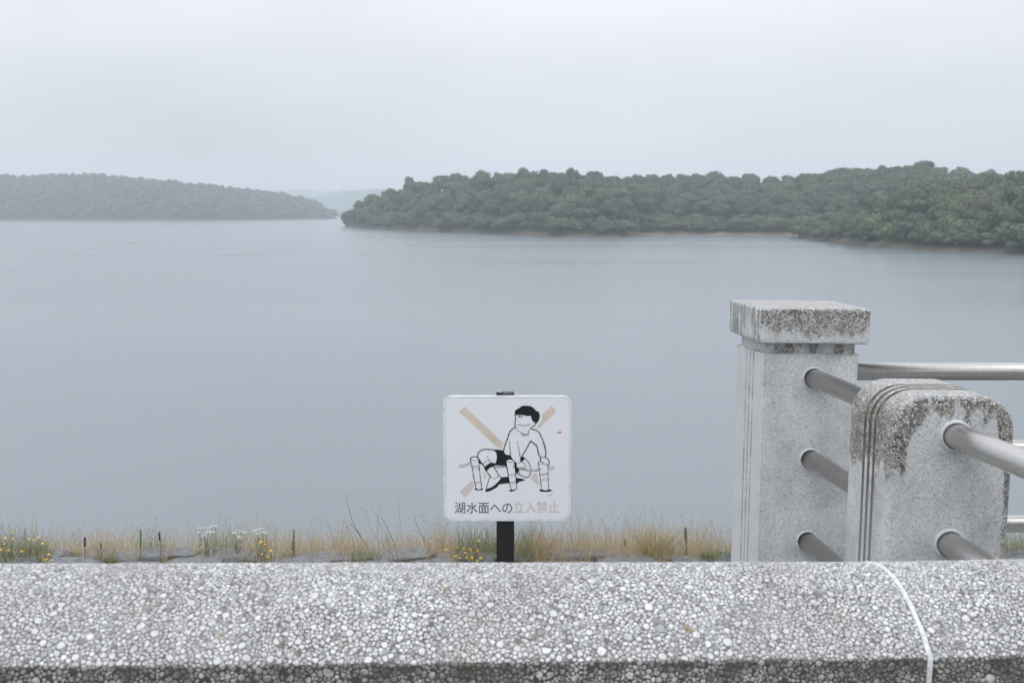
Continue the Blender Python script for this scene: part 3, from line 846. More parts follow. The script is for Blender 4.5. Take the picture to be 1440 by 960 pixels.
# ================================================================== ROUNDED POST
KX = -0.107                     # rail direction: x per metre of depth
yaw = math.atan(0.107)
PYF = 2.889
fc = at(1339, 640, PYF); 
post = empty('round_shouldered_post', (fc.x, PYF, 0), math.atan(-0.03))
tag(post, 'nearer concrete post with rounded shoulders and three grooves running over its top', 'post')
HWp = 0.180; TOP = 1.062; RAD = 0.108; DEP = 0.325
def post_ring(v, ins, top=TOP, z0=-0.05):
    """v = depth behind the front face; slides left with depth along the rail direction"""
    hw = HWp - ins; tp = top - ins; r = max(RAD - ins, 0.02); pts = []
    pts.append((-hw, z0)); 
    for k in range(6): pts.append((-hw, z0 + (tp - r - z0) * (k + 1) / 7))
    for k in range(13):
        a = math.pi - (math.pi / 2) * k / 12; pts.append((-hw + r + r * math.cos(a), tp - r + r * math.sin(a)))
    for k in range(1, 4): pts.append((-hw + r + (2 * hw - 2 * r) * k / 4, tp))
    for k in range(13):
        a = math.pi / 2 - (math.pi / 2) * k / 12; pts.append((hw - r + r * math.cos(a), tp - r + r * math.sin(a)))
    for k in range(6): pts.append((hw, tp - r - (tp - r - z0) * (k + 1) / 7))
    pts.append((hw, z0))
    return [Vector((x_ + (KX + 0.03) * v, v, z_)) for x_, z_ in pts]
rings = []; segs = []
def R_(v, i): rings.append(post_ring(v, i))
for v, i in ((0.0, 0.016), (0.0015, 0.009), (0.006, 0.003), (0.014, 0.0)): R_(v, i)
gmark = []
for gc in (0.120, 0.158, 0.196):
    R_(gc - 0.0095, 0.0); gmark.append(len(rings) - 1); R_(gc - 0.0070, 0.0045); R_(gc + 0.0070, 0.0045); R_(gc + 0.0095, 0.0)
for v, i in ((DEP - 0.012, 0.0), (DEP - 0.005, 0.003), (DEP, 0.010)): R_(v, i)
m = MB(); m.loft(rings)
pb = m.build('post_body', M['post'], post)
pb.data.materials.append(M['groove'])
npr = len(rings[0])
for g in gmark:
    for seg in range(3):
        for j in range(npr): pb.data.polygons[(g + seg) * npr + j].material_index = 1
# ================================================================== RAILS
RR = 0.037
def rail_mesh(length, seed):
    m = MB(); n = 2
    m.tube([(0, 0, 0), (0, 0, length)], RR, 40)
    me = new_mesh('rail', m.v, m.f, M['steel'], True)
    me.polygons[-1].use_smooth = False; me.polygons[-2].use_smooth = False
    return me
def add_rail(root, p0, p1, drops=True, seed=0, x_lim=None):
    p0 = Vector(p0); p1 = Vector(p1); d = p1 - p0; L_ = d.length
    o = mobj('rail', rail_mesh(L_, seed), None, p0); o.rotation_euler = d.to_track_quat('Z', 'Y').to_euler()
    o.parent = root; o.location = p0 - root.location
    r = random.Random(seed); m = MB(); t = 0.02
    dn = d.normalized()
    while t < min(L_, 1.6):
        q = p0 - root.location + dn * t; rad = r.uniform(0.0030, 0.0052)
        m.ball(q + Vector((0, 0, -RR - rad * 0.35)), rad, 8, 6, (1, 1, 1.1)); t += r.choice([r.uniform(0.010, 0.03), r.uniform(0.02, 0.075)])
    dr = m.build('water_drops', M['drop'], root, True); tag(dr, kind='stuff')
    return o
# nearer rails: from the pillar through the post towards the parapet; the visible lengths are one run each
def collar(parent_root, c, dirn, r0, r1, h, name='collar'):
    m = MB(); dirn = Vector(dirn).normalized(); a = dirn.cross(Vector((0, 0, 1))).normalized(); b_ = a.cross(dirn); rg = []
    for rad, off in ((r1, -0.004), (r1, h * 0.7), (r1 - 0.003, h), (r0 + 0.003, h), (r0, h * 0.6), (r0, -0.004)):
        rg.append([Vector(c) + dirn * off + (a * math.cos(t) + b_ * math.sin(t)) * rad for t in [2 * math.pi * k / 32 for k in range(32)]])
    m.loft(rg, cap0=False, cap1=False); return m.build(name, M['grout'], parent_root, True)
zs = (0.943, 0.612, 0.270)
HX = lambda Y: 1.203 + KX * (Y - 3.93)
labs = ('top steel handrail running from the square pillar through the rounded post towards the viewer',
        'middle steel rail running from the square pillar through the rounded post towards the viewer',
        'lowest steel rail running from the square pillar through the rounded post towards the viewer')
for k, zc in enumerate(zs):
    e = empty('steel_rail', (HX(3.95), 3.95, zc)); tag(e, labs[k], 'handrail', 'rails coming towards the viewer')
    add_rail(e, (HX(3.95), 3.95, zc), (HX(1.62), 1.62, zc), seed=k)
    m_ = MB(); r = random.Random(50 + k); t = 1.09
    while t < 1.9:
        rad = r.uniform(0.0018, 0.0034); Y_ = 3.95 - t
        m_.ball(Vector((HX(Y_) - HX(3.95), Y_ - 3.95, -RR - rad * 0.35)), rad, 8, 6, (1, 1, 1.1)); t += r.uniform(0.012, 0.045)
    tag(m_.build('water_drops', M['drop'], e, True), kind='stuff')
    fr = Vector((HX(3.928) - 0.9994, 3.922 - 3.93, zc))
    collar(pillar, fr, (0.02, -1, 0), RR + 0.001, 0.0455, 0.007)
    lx = Vector((HX(PYF), PYF, zc)) - Vector(post.location)
    lx.rotate(Matrix.Rotation(-post.rotation_euler.z, 3, 'Z'))
    collar(post, lx + Vector((0, 0.0005, 0)), (0, -1, 0), RR + 0.001, 0.0475, 0.008)
labs = ('top steel rail leaving the right side of the square pillar', 'middle steel rail leaving the right side of the square pillar, behind the rounded post',
        'lowest steel rail leaving the right side of the square pillar, behind the rounded post')
for k, zc in enumerate((0.9415, 0.613, 0.286)):
    e = empty('steel_rail', (1.34, 4.1, zc)); tag(e, labs[k], 'handrail', 'rails running off to the right')
    add_rail(e, (1.34, 4.1, zc), (6.2, 4.1, zc), seed=20 + k)

# ================================================================== SIGN
SY = 4.3; SS = SY / (FPX * 1.0) * 1.0
sc0 = at(713.5, 645, SY)
PXM = (at(803.5, 645, SY).x - at(623.5, 645, SY).x) / 180
PZM = (at(713.5, 557, SY).z - at(713.5, 733, SY).z) / 176.5
sign = empty('warning_sign', (sc0.x, SY, 0))
tag(sign, 'square white sign with a drawing of a boy and Japanese lettering on a black post', 'sign')
def sp_(px, py): return ((px - 713.5) * PXM, (645 - py) * PZM + sc0.z)
def rrect(x0, z0, x1, z1, r, n=8):
    out = []
    for cx, cz, a0 in ((x1 - r, z1 - r, 0), (x0 + r, z1 - r, 90), (x0 + r, z0 + r, 180), (x1 - r, z0 + r, 270)):
        for k in range(n + 1):
            a = R(a0 + 90 * k / n); out.append((cx + r * math.cos(a), cz + r * math.sin(a)))
    return out
bx0, bz1 = sp_(623.5, 557); bx1, bz0 = sp_(803.5, 733.5)
def brd(ins, y): return [Vector((x_, y, z_)) for x_, z_ in rrect(bx0 + ins, bz0 + ins, bx1 - ins, bz1 - ins, 0.040 - ins)]
m = MB(); m.loft([brd(0.0, 0.016), brd(0.0, 0.002), brd(0.0012, 0.0), brd(0.009, 0.0), brd(0.0098, 0.0012)][::1], cap1=False); m.build('board_rim', M['board_edge'], sign)
m = MB(); m.loft([brd(0.0102, 0.004), brd(0.0102, 0.0004), brd(0.0108, -0.0002)]); m.build('board_face', M['board'], sign)
# thin line printed near the rim
pxw = 12.5 * PXM
m = MB(); m.loft([[Vector((a, b_, z)) for a, b_ in ((-pxw, 0.0165), (pxw, 0.0165), (pxw, 0.05), (-pxw, 0.05))] for z in (-0.1, sp_(0, 553.5)[1])])
for v in m.v: v.x += (710.5 - 713.5) * PXM
m.build('sign_post', M['black_post'], sign)
# torn bit of metal strap on the post top
m = MB(); zt = sp_(0, 556)[1]
m.tube([((699 - 713.5) * PXM, 0.03, zt + 0.013), ((706 - 713.5) * PXM, 0.028, zt + 0.006), ((716 - 713.5) * PXM, 0.03, zt + 0.004)], [0.001, 0.002, 0.001], 6)
m.loft([[Vector(((a - 713.5) * PXM, y, zt + h)) for a, h in ((705, 0.001), (711, 0.0070), (725, 0.0050), (725, 0.003), (711, 0.0025))] for y in (0.012, 0.045)])
m.build('strap_end', M['steel'], sign)

# --- print layers on the board face, coordinates read off the drawing (12 units per photo pixel)
LY = {'tape': -0.0006, 'black': -0.0010, 'white': -0.0014, 'line': -0.0018}
def cv(pts, o):
    ox, oy = {'A': (640, 620), 'B': (700, 620), 'C': (700, 560)}[o]
    return [sp_(ox + x_ / 12, oy + y_ / 12) for x_, y_ in pts]
def smooth_pts(p, n=4, closed=False):
    if len(p) < 3: return p
    out = []; N_ = len(p)
    rng_ = range(N_ if closed else N_ - 1)
    for i in rng_:
        p0 = p[(i - 1) % N_] if closed or i > 0 else p[i]; p1 = p[i]; p2 = p[(i + 1) % N_]; p3 = p[(i + 2) % N_] if closed or i + 2 < N_ else p2
        for k in range(n):
            t = k / n; q = []
            for a in (0, 1):
                q.append(0.5 * (2 * p1[a] + (p2[a] - p0[a]) * t + (2 * p0[a] - 5 * p1[a] + 4 * p2[a] - p3[a]) * t * t + (3 * p1[a] - p0[a] - 3 * p2[a] + p3[a]) * t ** 3))
            out.append(tuple(q))
    if not closed: out.append(p[-1])
    return out
from mathutils.geometry import tessellate_polygon
class Print:
    def __init__(s, layer): s.y = LY[layer]; s.v = []; s.f = []; s.dy = 0
    def poly(s, pts, o, sm=True):
        p = cv(pts, o) if o else [sp_(*q) for q in pts]
        if sm: p = smooth_pts(p, 4, True)
        v3 = [Vector((a, s.y - s.dy, b_)) for a, b_ in p]; n = len(s.v)
        tri = tessellate_polygon([v3]); s.v += v3; s.f += [[i + n for i in t] for t in tri]; s.dy += 4e-6
    def line(s, pts, o, w=6, sm=True, taper=False):
        p = cv(pts, o); p = smooth_pts(p, 5) if sm else p
        hw = w / 24 * PXM * 1.3; n = len(s.v); vs = []
        for i, q in enumerate(p):
            a = p[max(i - 1, 0)]; b_ = p[min(i + 1, len(p) - 1)]; d = Vector((b_[0] - a[0], b_[1] - a[1]))
            d = d.normalized() if d.length > 0 else Vector((1, 0)); k = hw * (0.8 + 0.3 * math.sin(i * 1.7))
            vs += [Vector((q[0] - d.y * k, s.y - s.dy, q[1] + d.x * k)), Vector((q[0] + d.y * k, s.y - s.dy, q[1] - d.x * k))]
        s.v += vs; s.f += [[n + 2 * i, n + 2 * i + 1, n + 2 * i + 3, n + 2 * i + 2] for i in range(len(p) - 1)]; s.dy += 4e-6
    def ell(s, cx, cy, rx, ry, o, tilt=0):
        pts = []
        for k in range(20):
            a = 2 * math.pi * k / 20; x_ = rx * math.cos(a); y_ = ry * math.sin(a); c, si = math.cos(tilt), math.sin(tilt)
            pts.append((cx + x_ * c - y_ * si, cy + x_ * si + y_ * c))
        s.poly(pts, o, False)
    def build(s, name, mat):
        o = mobj(name, new_mesh(name, s.v, s.f, mat), sign)
        for pl in o.data.polygons:
            if pl.normal.y > 0: pl.flip()
        return o
# crossed tape, in pieces
def piece(pts, mat):
    t = Print('tape'); t.poly(pts, None, False); t.build('cross_stroke', mat)
piece([(646.2, 578.8), (653.5, 571.5), (707.5, 622), (706, 629), (699, 628.5)], M['tape'])
piece([(774.8, 571), (782.2, 577.8), (757.5, 602), (755.2, 600.5), (761.5, 592), (763, 582.5)], M['tape'])
piece([(646, 691.5), (664, 675), (666, 683), (664.5, 688), (653.5, 699)], M['tape_pale'])
piece([(679.5, 661), (684.5, 669), (680.5, 674)], M['tape_pale'])
piece([(750, 665.5), (755, 665), (756, 671), (758.8, 684), (752, 678), (746, 672)], M['tape_pale'])
piece([(769, 694.5), (773, 695.5), (780.5, 690), (773.5, 698.5)], M['tape_pale'])
t = Print('tape'); t.poly([(781.5, 608.5), (788.4, 605.8), (788.8, 609)], None, False); t.build('red_mark', M['red'])
K_ = Print('black'); K_.poly([(655, 145), (740, 150), (822, 166), (826, 190), (850, 225), (880, 235), (935, 240), (950, 280), (1000, 340), (1045, 385), (1060, 430), (860, 430), (835, 412), (760, 410), (690, 407), (650, 385), (683, 380), (702, 310), (707, 245), (690, 185)], 'A', False); K_.build('printed_shorts', M['ink'])
K_ = Print('black'); K_.poly([(280, 370), (320, 375), (320, 410), (345, 440), (365, 480), (340, 540), (300, 540), (280, 470)], 'B', False); K_.build('printed_sock', M['ink'])
K_ = Print('black'); K_.poly([(385, 262), (430, 260), (452, 298), (388, 355)], 'B', False); K_.build('printed_shorts_hem', M['ink'])
K_ = Print('black'); K_.poly([(40, 612), (160, 600), (310, 620), (400, 630), (470, 650), (430, 668), (350, 690), (330, 712), (200, 708), (20, 727), (5, 700)], 'B', False); K_.build('printed_shadow', M['ink'])
K_ = Print('black'); K_.poly([(488, 452), (535, 402), (605, 362), (685, 380), (645, 425), (585, 450), (530, 502)], 'A'); K_.build('printed_sock_band', M['ink'])
K_ = Print('black'); K_.poly([(502, 838), (528, 800), (560, 812), (640, 775), (700, 715), (768, 645), (740, 735), (700, 782), (620, 828), (550, 856), (515, 852)], 'A', False); K_.build('printed_shoe_sole', M['ink'])
K_ = Print('black'); K_.ell(397, 812, 74, 18, 'A'); K_.build('printed_pile_foot', M['ink'])
K_ = Print('black'); K_.ell(240, 833, 52, 17, 'B', -0.15); K_.build('printed_pile_foot', M['ink'])
K_ = Print('black'); K_.ell(806, 833, 108, 24, 'B'); K_.build('printed_pile_foot', M['ink'])
K_ = Print('black'); K_.poly([(375, 240), (400, 290), (430, 340), (470, 395), (450, 385), (418, 380), (400, 350), (392, 300)], 'A'); K_.build('printed_knee_shade', M['ink'])
K_ = Print('black'); K_.poly([(293, 278), (284, 240), (298, 198), (355, 168), (400, 132), (450, 124), (540, 130), (580, 148), (625, 185), (640, 212), (682, 222), (702, 260), (707, 310), (692, 370), (662, 408), (635, 438), (615, 470),(590, 470), (622, 440), (626, 400), (606, 392), (592, 406), (588, 378), (566, 345), (556, 292), (500, 297), (430, 282), (380, 276), (330, 281)], 'C', False); K_.build('printed_hair', M['ink'])
Wt = Print('white')
Wt.poly([(270, 300), (290, 278), (340, 265), (385, 290), (395, 330), (438, 800), (400, 822), (360, 800)], 'A', False)
Wt.poly([(532, 505), (580, 455), (645, 428), (742, 588), (668, 632), (595, 603)], 'A', False)
Wt.poly([(595, 608), (665, 632), (755, 596), (766, 640), (690, 715), (620, 775), (550, 806), (538, 790), (552, 700), (580, 640)], 'A', False)
Wt.poly([(143, 345), (160, 318), (215, 308), (262, 325), (276, 350), (318, 800), (262, 826), (224, 810)], 'B', False)
Wt.poly([(318, 390), (390, 352), (440, 368), (466, 420), (458, 470), (380, 462), (330, 440)], 'B')
Wt.poly([(690, 372), (725, 348), (800, 370), (845, 400), (855, 820), (800, 834), (748, 815)], 'B', False)
Wt.build('drawing_paper', M['board'])
T_ = Print('line'); Lq = T_.line
# left pile
Lq([(262, 345), (258, 300), (285, 270), (335, 262), (385, 270)], 'A', 13); Lq([(268, 300), (300, 322), (350, 328), (395, 305)], 'A', 6)
Lq([(262, 330), (290, 460), (322, 660), (350, 800)], 'A', 10); Lq([(397, 320), (410, 480), (428, 660), (452, 805)], 'A', 11)
for y_ in (410, 432, 470): Lq([(285, y_), (340, y_ + 8), (402, y_ - 6)], 'A', 5)
for y_ in (688, 705): Lq([(332, y_), (380, y_ + 4), (432, y_ - 10)], 'A', 5)
Lq([(355, 805), (390, 818), (435, 815)], 'A', 8)
Lq([(68, 400), (130, 402), (190, 382), (255, 352)], 'A', 6); Lq([(68, 435), (130, 435), (200, 410), (262, 382)], 'A', 6)
# thigh and knee
Lq([(470, 395), (420, 330), (382, 262), (385, 215), (420, 165), (480, 138), (560, 135), (640, 145), (740, 150), (820, 166)], 'A', 14)
Lq([(655, 150), (690, 185), (707, 245), (702, 310), (683, 380)], 'A', 5)
Lq([(540, 252), (575, 315), (610, 362)], 'A', 6); Lq([(470, 395), (515, 340), (580, 322)], 'A', 6)
Lq([(470, 395), (530, 500), (600, 605)], 'A', 13); Lq([(648, 425), (700, 510), (745, 590)], 'A', 13)
Lq([(600, 605), (665, 632), (700, 610), (745, 590)], 'A', 6); Lq([(600, 605), (570, 640), (550, 710), (530, 770), (525, 830)], 'A', 10)
Lq([(745, 588), (765, 600), (770, 640), (730, 690), (640, 765), (545, 805)], 'A', 8); Lq([(770, 660), (690, 740), (560, 812)], 'A', 7)
Lq([(610, 362), (655, 378), (690, 405)], 'A', 8)
# seat rope and hem
Lq([(665, 412), (740, 425), (830, 412), (870, 400)], 'A', 6); Lq([(665, 438), (740, 446), (840, 432), (870, 440)], 'A', 7)
Lq([(870, 440), (885, 520), (905, 620)], 'A', 8); Lq([(770, 610), (800, 620), (885, 600)], 'A', 6)
# middle pile
Lq([(146, 345), (170, 345), (215, 354), (262, 338)], 'B', 7)
Lq([(142, 350), (165, 480), (180, 600), (205, 730), (225, 810)], 'B', 10); Lq([(278, 345), (296, 500), (308, 650), (318, 800)], 'B', 11)
for y_ in (555, 578): Lq([(180, y_ - 2), (240, y_ + 4), (298, y_ - 4)], 'B', 5)
for y_ in (690, 712): Lq([(202, y_), (250, y_), (306, y_ - 24)], 'B', 5)
Lq([(232, 822), (265, 825), (318, 800)], 'B', 8)
# right pile
Lq([(684, 385), (680, 360), (715, 342), (745, 350), (790, 385)], 'B', 9); Lq([(692, 372), (740, 392), (770, 380)], 'B', 5)
Lq([(688, 372), (700, 480), (718, 620), (745, 810)], 'B', 10); Lq([(845, 405), (850, 560), (855, 700), (860, 820)], 'B', 9)
for y_ in (548, 568): Lq([(708, y_), (770, y_ + 4), (845, y_ - 12)], 'B', 6)
for y_ in (632, 662): Lq([(718, y_ - 2), (780, y_ + 2), (848, y_ - 10)], 'B', 5)
Lq([(748, 815), (800, 836), (856, 820)], 'B', 6)
Lq([(845, 432), (890, 438), (930, 430), (960, 425)], 'B', 6); Lq([(852, 475), (900, 474), (940, 470), (960, 466)], 'B', 6)
# hand on the rope, rope
Lq([(322, 385), (360, 365), (400, 350), (440, 368), (465, 410), (462, 460)], 'B', 7)
Lq([(330, 440), (300, 425), (262, 415), (262, 430), (300, 460), (370, 475)], 'B', 7); Lq([(340, 432), (400, 458), (470, 470), (560, 482), (650, 478), (715, 462), (725, 470), (700, 486), (600, 508), (500, 500), (430, 480), (370, 460)], 'B', 6)
for a in (400, 425, 445): Lq([(a - 10, 465), (a, 440), (a + 3, 425)], 'B', 5)
# lower leg on the right
Lq([(430, 268), (480, 310), (530, 370), (550, 430), (558, 470)], 'B', 10); Lq([(550, 505), (545, 560), (515, 602), (460, 605), (400, 580), (330, 545)], 'B', 12)
Lq([(385, 485), (365, 515), (375, 550)], 'B', 6); Lq([(390, 350), (440, 310), (455, 298)], 'B', 6)
# arms
Lq([(195, 0), (205, 120), (215, 230), (240, 290), (320, 380)], 'B', 6); Lq([(328, 0), (355, 130), (378, 260), (384, 345)], 'B', 6)
Lq([(545, 0), (500, 100), (440, 200), (395, 272)], 'B', 12)
Lq([(565, 5), (610, 40), (662, 92), (675, 170), (695, 230), (720, 270), (720, 330), (705, 345)], 'B', 13)
Lq([(762, 0), (785, 80), (808, 170), (808, 230), (795, 262)], 'B', 13)
Lq([(725, 268), (765, 272), (800, 262)], 'B', 8); Lq([(798, 262), (845, 300), (872, 350), (850, 402), (835, 405)], 'B', 13); Lq([(735, 345), (775, 378), (835, 405)], 'B', 6); Lq([(815, 380), (822, 400)], 'B', 7)
Lq([(106, 190), (125, 215), (150, 228), (215, 236)], 'B', 6)
# body outline, face
Lq([(300, 485), (240, 520), (195, 580), (165, 670), (125, 780), (100, 870), (104, 915)], 'C', 15)
Lq([(195, 728), (208, 850), (218, 960)], 'C', 6); Lq([(328, 718), (350, 830), (372, 960)], 'C', 6)
Lq([(290, 270), (300, 340), (292, 380), (288, 430), (300, 482)], 'C', 13)
Lq([(300, 482), (340, 540), (400, 575)], 'C', 5); Lq([(395, 572), (412, 592), (452, 606)], 'C', 10)
Lq([(400, 575), (430, 632), (455, 610), (500, 620), (525, 590), (512, 562)], 'C', 7); Lq([(455, 595), (490, 598), (512, 575)], 'C', 6)
Lq([(512, 555), (540, 520), (575, 472), (610, 466), (626, 440)], 'C', 7)
Lq([(556, 500), (600, 520), (680, 552), (720, 620), (755, 690), (785, 780), (808, 880), (808, 960)], 'C', 13)
Lq([(415, 960), (480, 850), (552, 712)], 'C', 12); Lq([(552, 712), (610, 755), (662, 805), (675, 880), (700, 960)], 'C', 14)
Lq([(322, 448), (370, 440), (440, 455), (500, 445), (535, 436)], 'C', 7); Lq([(528, 420), (535, 455)], 'C', 5)
Lq([(364, 284), (356, 318)], 'C', 16, False); Lq([(402, 284), (396, 320)], 'C', 16, False)
T_.build('drawing_lines', M['ink'])
# lettering
def lettering(txt, px0, px1, py0, py1, mat):
    cu = bpy.data.curves.new('lettering', 'FONT'); cu.body = txt; cu.fill_mode = 'FRONT'
    o = bpy.data.objects.new('lettering_tmp', cu); COL.objects.link(o)
    bpy.context.view_layer.update()
    dg = bpy.context.evaluated_depsgraph_get(); me = bpy.data.meshes.new_from_object(o.evaluated_get(dg))
    bpy.data.objects.remove(o)
    xs = [v.co.x for v in me.vertices]; zs_ = [v.co.y for v in me.vertices]
    x0, x1, z0, z1 = min(xs), max(xs), min(zs_), max(zs_)
    ax, az1 = sp_(px0, py0); bx, az0 = sp_(px1, py1)
    for v in me.vertices:
        u = (v.co.x - x0) / (x1 - x0); q = (v.co.y - z0) / (z1 - z0)
        v.co = (ax + (bx - ax) * u, -0.0010, az0 + (az1 - az0) * q)
    me.materials.clear(); me.materials.append(mat); me.name = 'lettering'
    print('lettering', txt, len(me.vertices))
    return mobj('lettering', me, sign)
lettering('湖水面への', 639.0, 720.2, 706.0, 722.3, M['ink_text'])
lettering('立入禁止', 722.3, 786.5, 705.0, 721.3, M['text_beige'])

# ================================================================== BANK PLANTS
def blades(name, mat, items, seg=4):
    """items: base, height, lean vector (x,y), width, tint"""
    n = len(items)
    B_ = np.array([i[0] for i in items]); H = np.array([i[1] for i in items]); Ln = np.array([i[2] for i in items]); W_ = np.array([i[3] for i in items]); T = np.array([i[4] for i in items])
    az = nr.uniform(-0.9, 0.9, n); wv = np.column_stack([np.cos(az), np.sin(az), np.zeros(n)])
    V = []
    for k in range(seg + 1):
        t = k / seg; c = B_ + np.column_stack([Ln[:, 0] * t ** 2, Ln[:, 1] * t ** 2, H * (t - 0.22 * t ** 3 * np.minimum(1, np.hypot(Ln[:, 0], Ln[:, 1]) / H * 1.5))])
        ww = (W_ * (1 - t) ** 0.7 + 0.0002)[:, None] * 0.5
        V.append(c - wv * ww); V.append(c + wv * ww)
    V = np.stack(V, axis=1); m_ = 2 * (seg + 1)
    q = np.array([[2 * k, 2 * k + 1, 2 * k + 3, 2 * k + 2] for k in range(seg)])
    F = (q[None] + (np.arange(n) * m_)[:, None, None]).reshape(-1, 4)
    return np_mesh(name, V.reshape(-1, 3), [F], mat, False, {'tint': np.repeat(T, m_)})
def gz(y): return float(np.interp(y, [4.32, 4.5, 4.62, 4.8, 5.2], [0, 0, -0.03, -0.11, -0.37]))
items = []
def dens(px):     # how tall and thick the dry grass is along the bank
    k = 0.72 + 0.35 * mnoise.noise(Vector((px * 0.02, 3.1, 0))) + 0.2 * mnoise.noise(Vector((px * 0.06, 7, 0)))
    if 730 < px < 1000: k += 0.30
    if 880 < px < 960: k += 0.15
    if 600 < px < 720: k += 0.15
    if 205 < px < 280 or 165 < px < 185: k -= 0.15
    if px < 60: k += 0.2
    return max(0.12, k)
for _ in range(19000):
    px = rnd.uniform(-160, 1600); Y_ = rnd.choice([rnd.uniform(4.43, 4.62), rnd.uniform(4.55, 4.95)])
    k = dens(px)
    if rnd.random() > k: continue
    if (725 < px < 985 or px < 65 or rnd.random() < 0.38) and rnd.random() < 0.38 and Y_ < 4.8: Y_ = rnd.uniform(4.34, 4.52)
    x_ = (px - 720) / FPX * Y_ * 1.04
    h = (rnd.uniform(0.02, 0.07) if Y_ < 4.5 and not 725 < px < 985 else rnd.uniform(0.03, 0.112)) * (0.55 + k * 0.8)
    if rnd.random() < 0.08: h *= 1.6
    green = mnoise.noise(Vector((px * 0.012, 1.3, 0))) > 0.12
    tt = rnd.betavariate(2, 2) * (0.55 if green else 1.0) + (0 if green else 0.0)
    if not green: tt = 0.30 + 0.7 * tt
    items.append(((x_, Y_, gz(Y_) - 0.005), h - gz(Y_) * 0.6, (rnd.gauss(0.006, 0.045), rnd.gauss(0, 0.025)), rnd.uniform(0.0008, 0.0021), min(1, tt)))
tag(mobj('dry_grass', blades('dry_grass', M['grass'], items)), 'straw coloured and greenish dry grass growing along the bank edge by the lake', 'grass', kind='stuff')
items = []
for _ in range(620):
    px = rnd.uniform(-160, 1600); Y_ = rnd.uniform(4.42, 4.9); k = dens(px)
    if rnd.random() > k + 0.1: continue
    h = rnd.uniform(0.09, 0.20) * (0.6 + 0.6 * k); lx, ly = rnd.gauss(0.01, 0.05), rnd.gauss(0, 0.02); x_ = (px - 720) / FPX * Y_ * 1.04; z_ = gz(Y_)
    items.append(((x_, Y_, z_), h, (lx, ly), 0.0009, rnd.uniform(0.3, 0.8)))
    f_ = 1 - 0.22 * 0.5 * min(1, math.hypot(lx, ly) / h * 1.5)
    for q in range(7):
        t = rnd.uniform(0.68, 1.0); hz_ = h * (t - 0.22 * t ** 3 * min(1, math.hypot(lx, ly) / h * 1.5))
        items.append(((x_ + lx * t * t, Y_ + ly * t * t, z_ + hz_), rnd.uniform(0.006, 0.016), (rnd.gauss(0.2 * lx, 0.006), rnd.gauss(0, 0.004)), rnd.uniform(0.0015, 0.003), rnd.uniform(0.6, 0.95)))
tag(mobj('seeding_grass', blades('seeding_grass', M['grass'], items, 3)), 'thin seeding grass stems with feathery heads rising above the dry grass', 'grass', kind='stuff')
# low growth between the stones in front
items = []
for _ in range(900):
    cx = rnd.choice([20, 60, 130, 150, 235, 290, 370, 395, 500, 520, 560, 600, 640, 670, 760, 830, 890, 925, 1000]) + rnd.gauss(0, 9); Y_ = rnd.uniform(4.34, 4.52)
    x_ = (cx - 720) / FPX * Y_ * 1.04
    items.append(((x_, Y_, 0.0), rnd.uniform(0.03, 0.085), (rnd.gauss(0, 0.025), rnd.gauss(0, 0.015)), rnd.uniform(0.0015, 0.003), rnd.random()))
tag(mobj('low_weeds', blades('low_weeds', M['grass'], items)), 'thin weeds sprouting from the gaps between the bank stones', 'weeds', kind='stuff')

def tuft(name, px, Y_, n, h, spread, mat, label, cat, tints=(0, 1)):
    x0_ = (px - 720) / FPX * Y_ * 1.04; its = []
    for _ in range(n):
        a = rnd.uniform(0, 6.28); r_ = spread * math.sqrt(rnd.random())
        its.append(((r_ * math.cos(a), r_ * 0.5 * math.sin(a), -0.01), h * rnd.uniform(0.5, 1.0), (math.cos(a) * h * rnd.uniform(0, .55), math.sin(a) * h * 0.3), rnd.uniform(0.0015, 0.003), rnd.uniform(*tints)))
    o = mobj(name, blades(name, mat, its), None, (x0_, Y_, gz(Y_))); return tag(o, label, cat)
tuft('grass_tuft', 1006, 4.40, 420, 0.085, 0.075, M['green'], 'low bright green grass tuft at the foot of the square pillar', 'grass tuft', (0.4, 1))
tuft('grass_clump', 922, 4.46, 260, 0.20, 0.07, M['grass'], 'tallest fan shaped clump of dry grass, halfway between sign and pillar', 'grass clump', (0.15, 0.8))
tuft('grass_clump', 706 + 45, 4.48, 150, 0.15, 0.08, M['grass'], 'dry grass clump just to the right of the black sign post', 'grass clump', (0.3, 1))
tuft('grass_tuft', 150, 4.40, 90, 0.08, 0.05, M['green'], 'small yellow green tuft among the bank stones near the brown seed spikes', 'grass tuft', (0.5, 1))
tuft('grass_tuft', 365, 4.40, 160, 0.055, 0.07, M['green'], 'small green tuft under the rightmost white flower plant', 'grass tuft', (0.3, 1))
tuft('grass_tuft', 515, 4.42, 90, 0.09, 0.08, M['green'], 'loose yellow green tuft at the foot of the long leaning stalk', 'grass tuft', (0.6, 1))
tuft('green_leaf_tuft', 660, 4.38, 170, 0.06, 0.055, M['green'], 'fine green foliage under the dense yellow flowers left of the sign post', 'leaf tuft', (0.2, 0.9))
tuft('grass_clump', 30, 4.42, 260, 0.13, 0.14, M['grass'], 'greenish grass clump under the yellow flowers at the far left', 'grass clump', (0.0, 0.45))

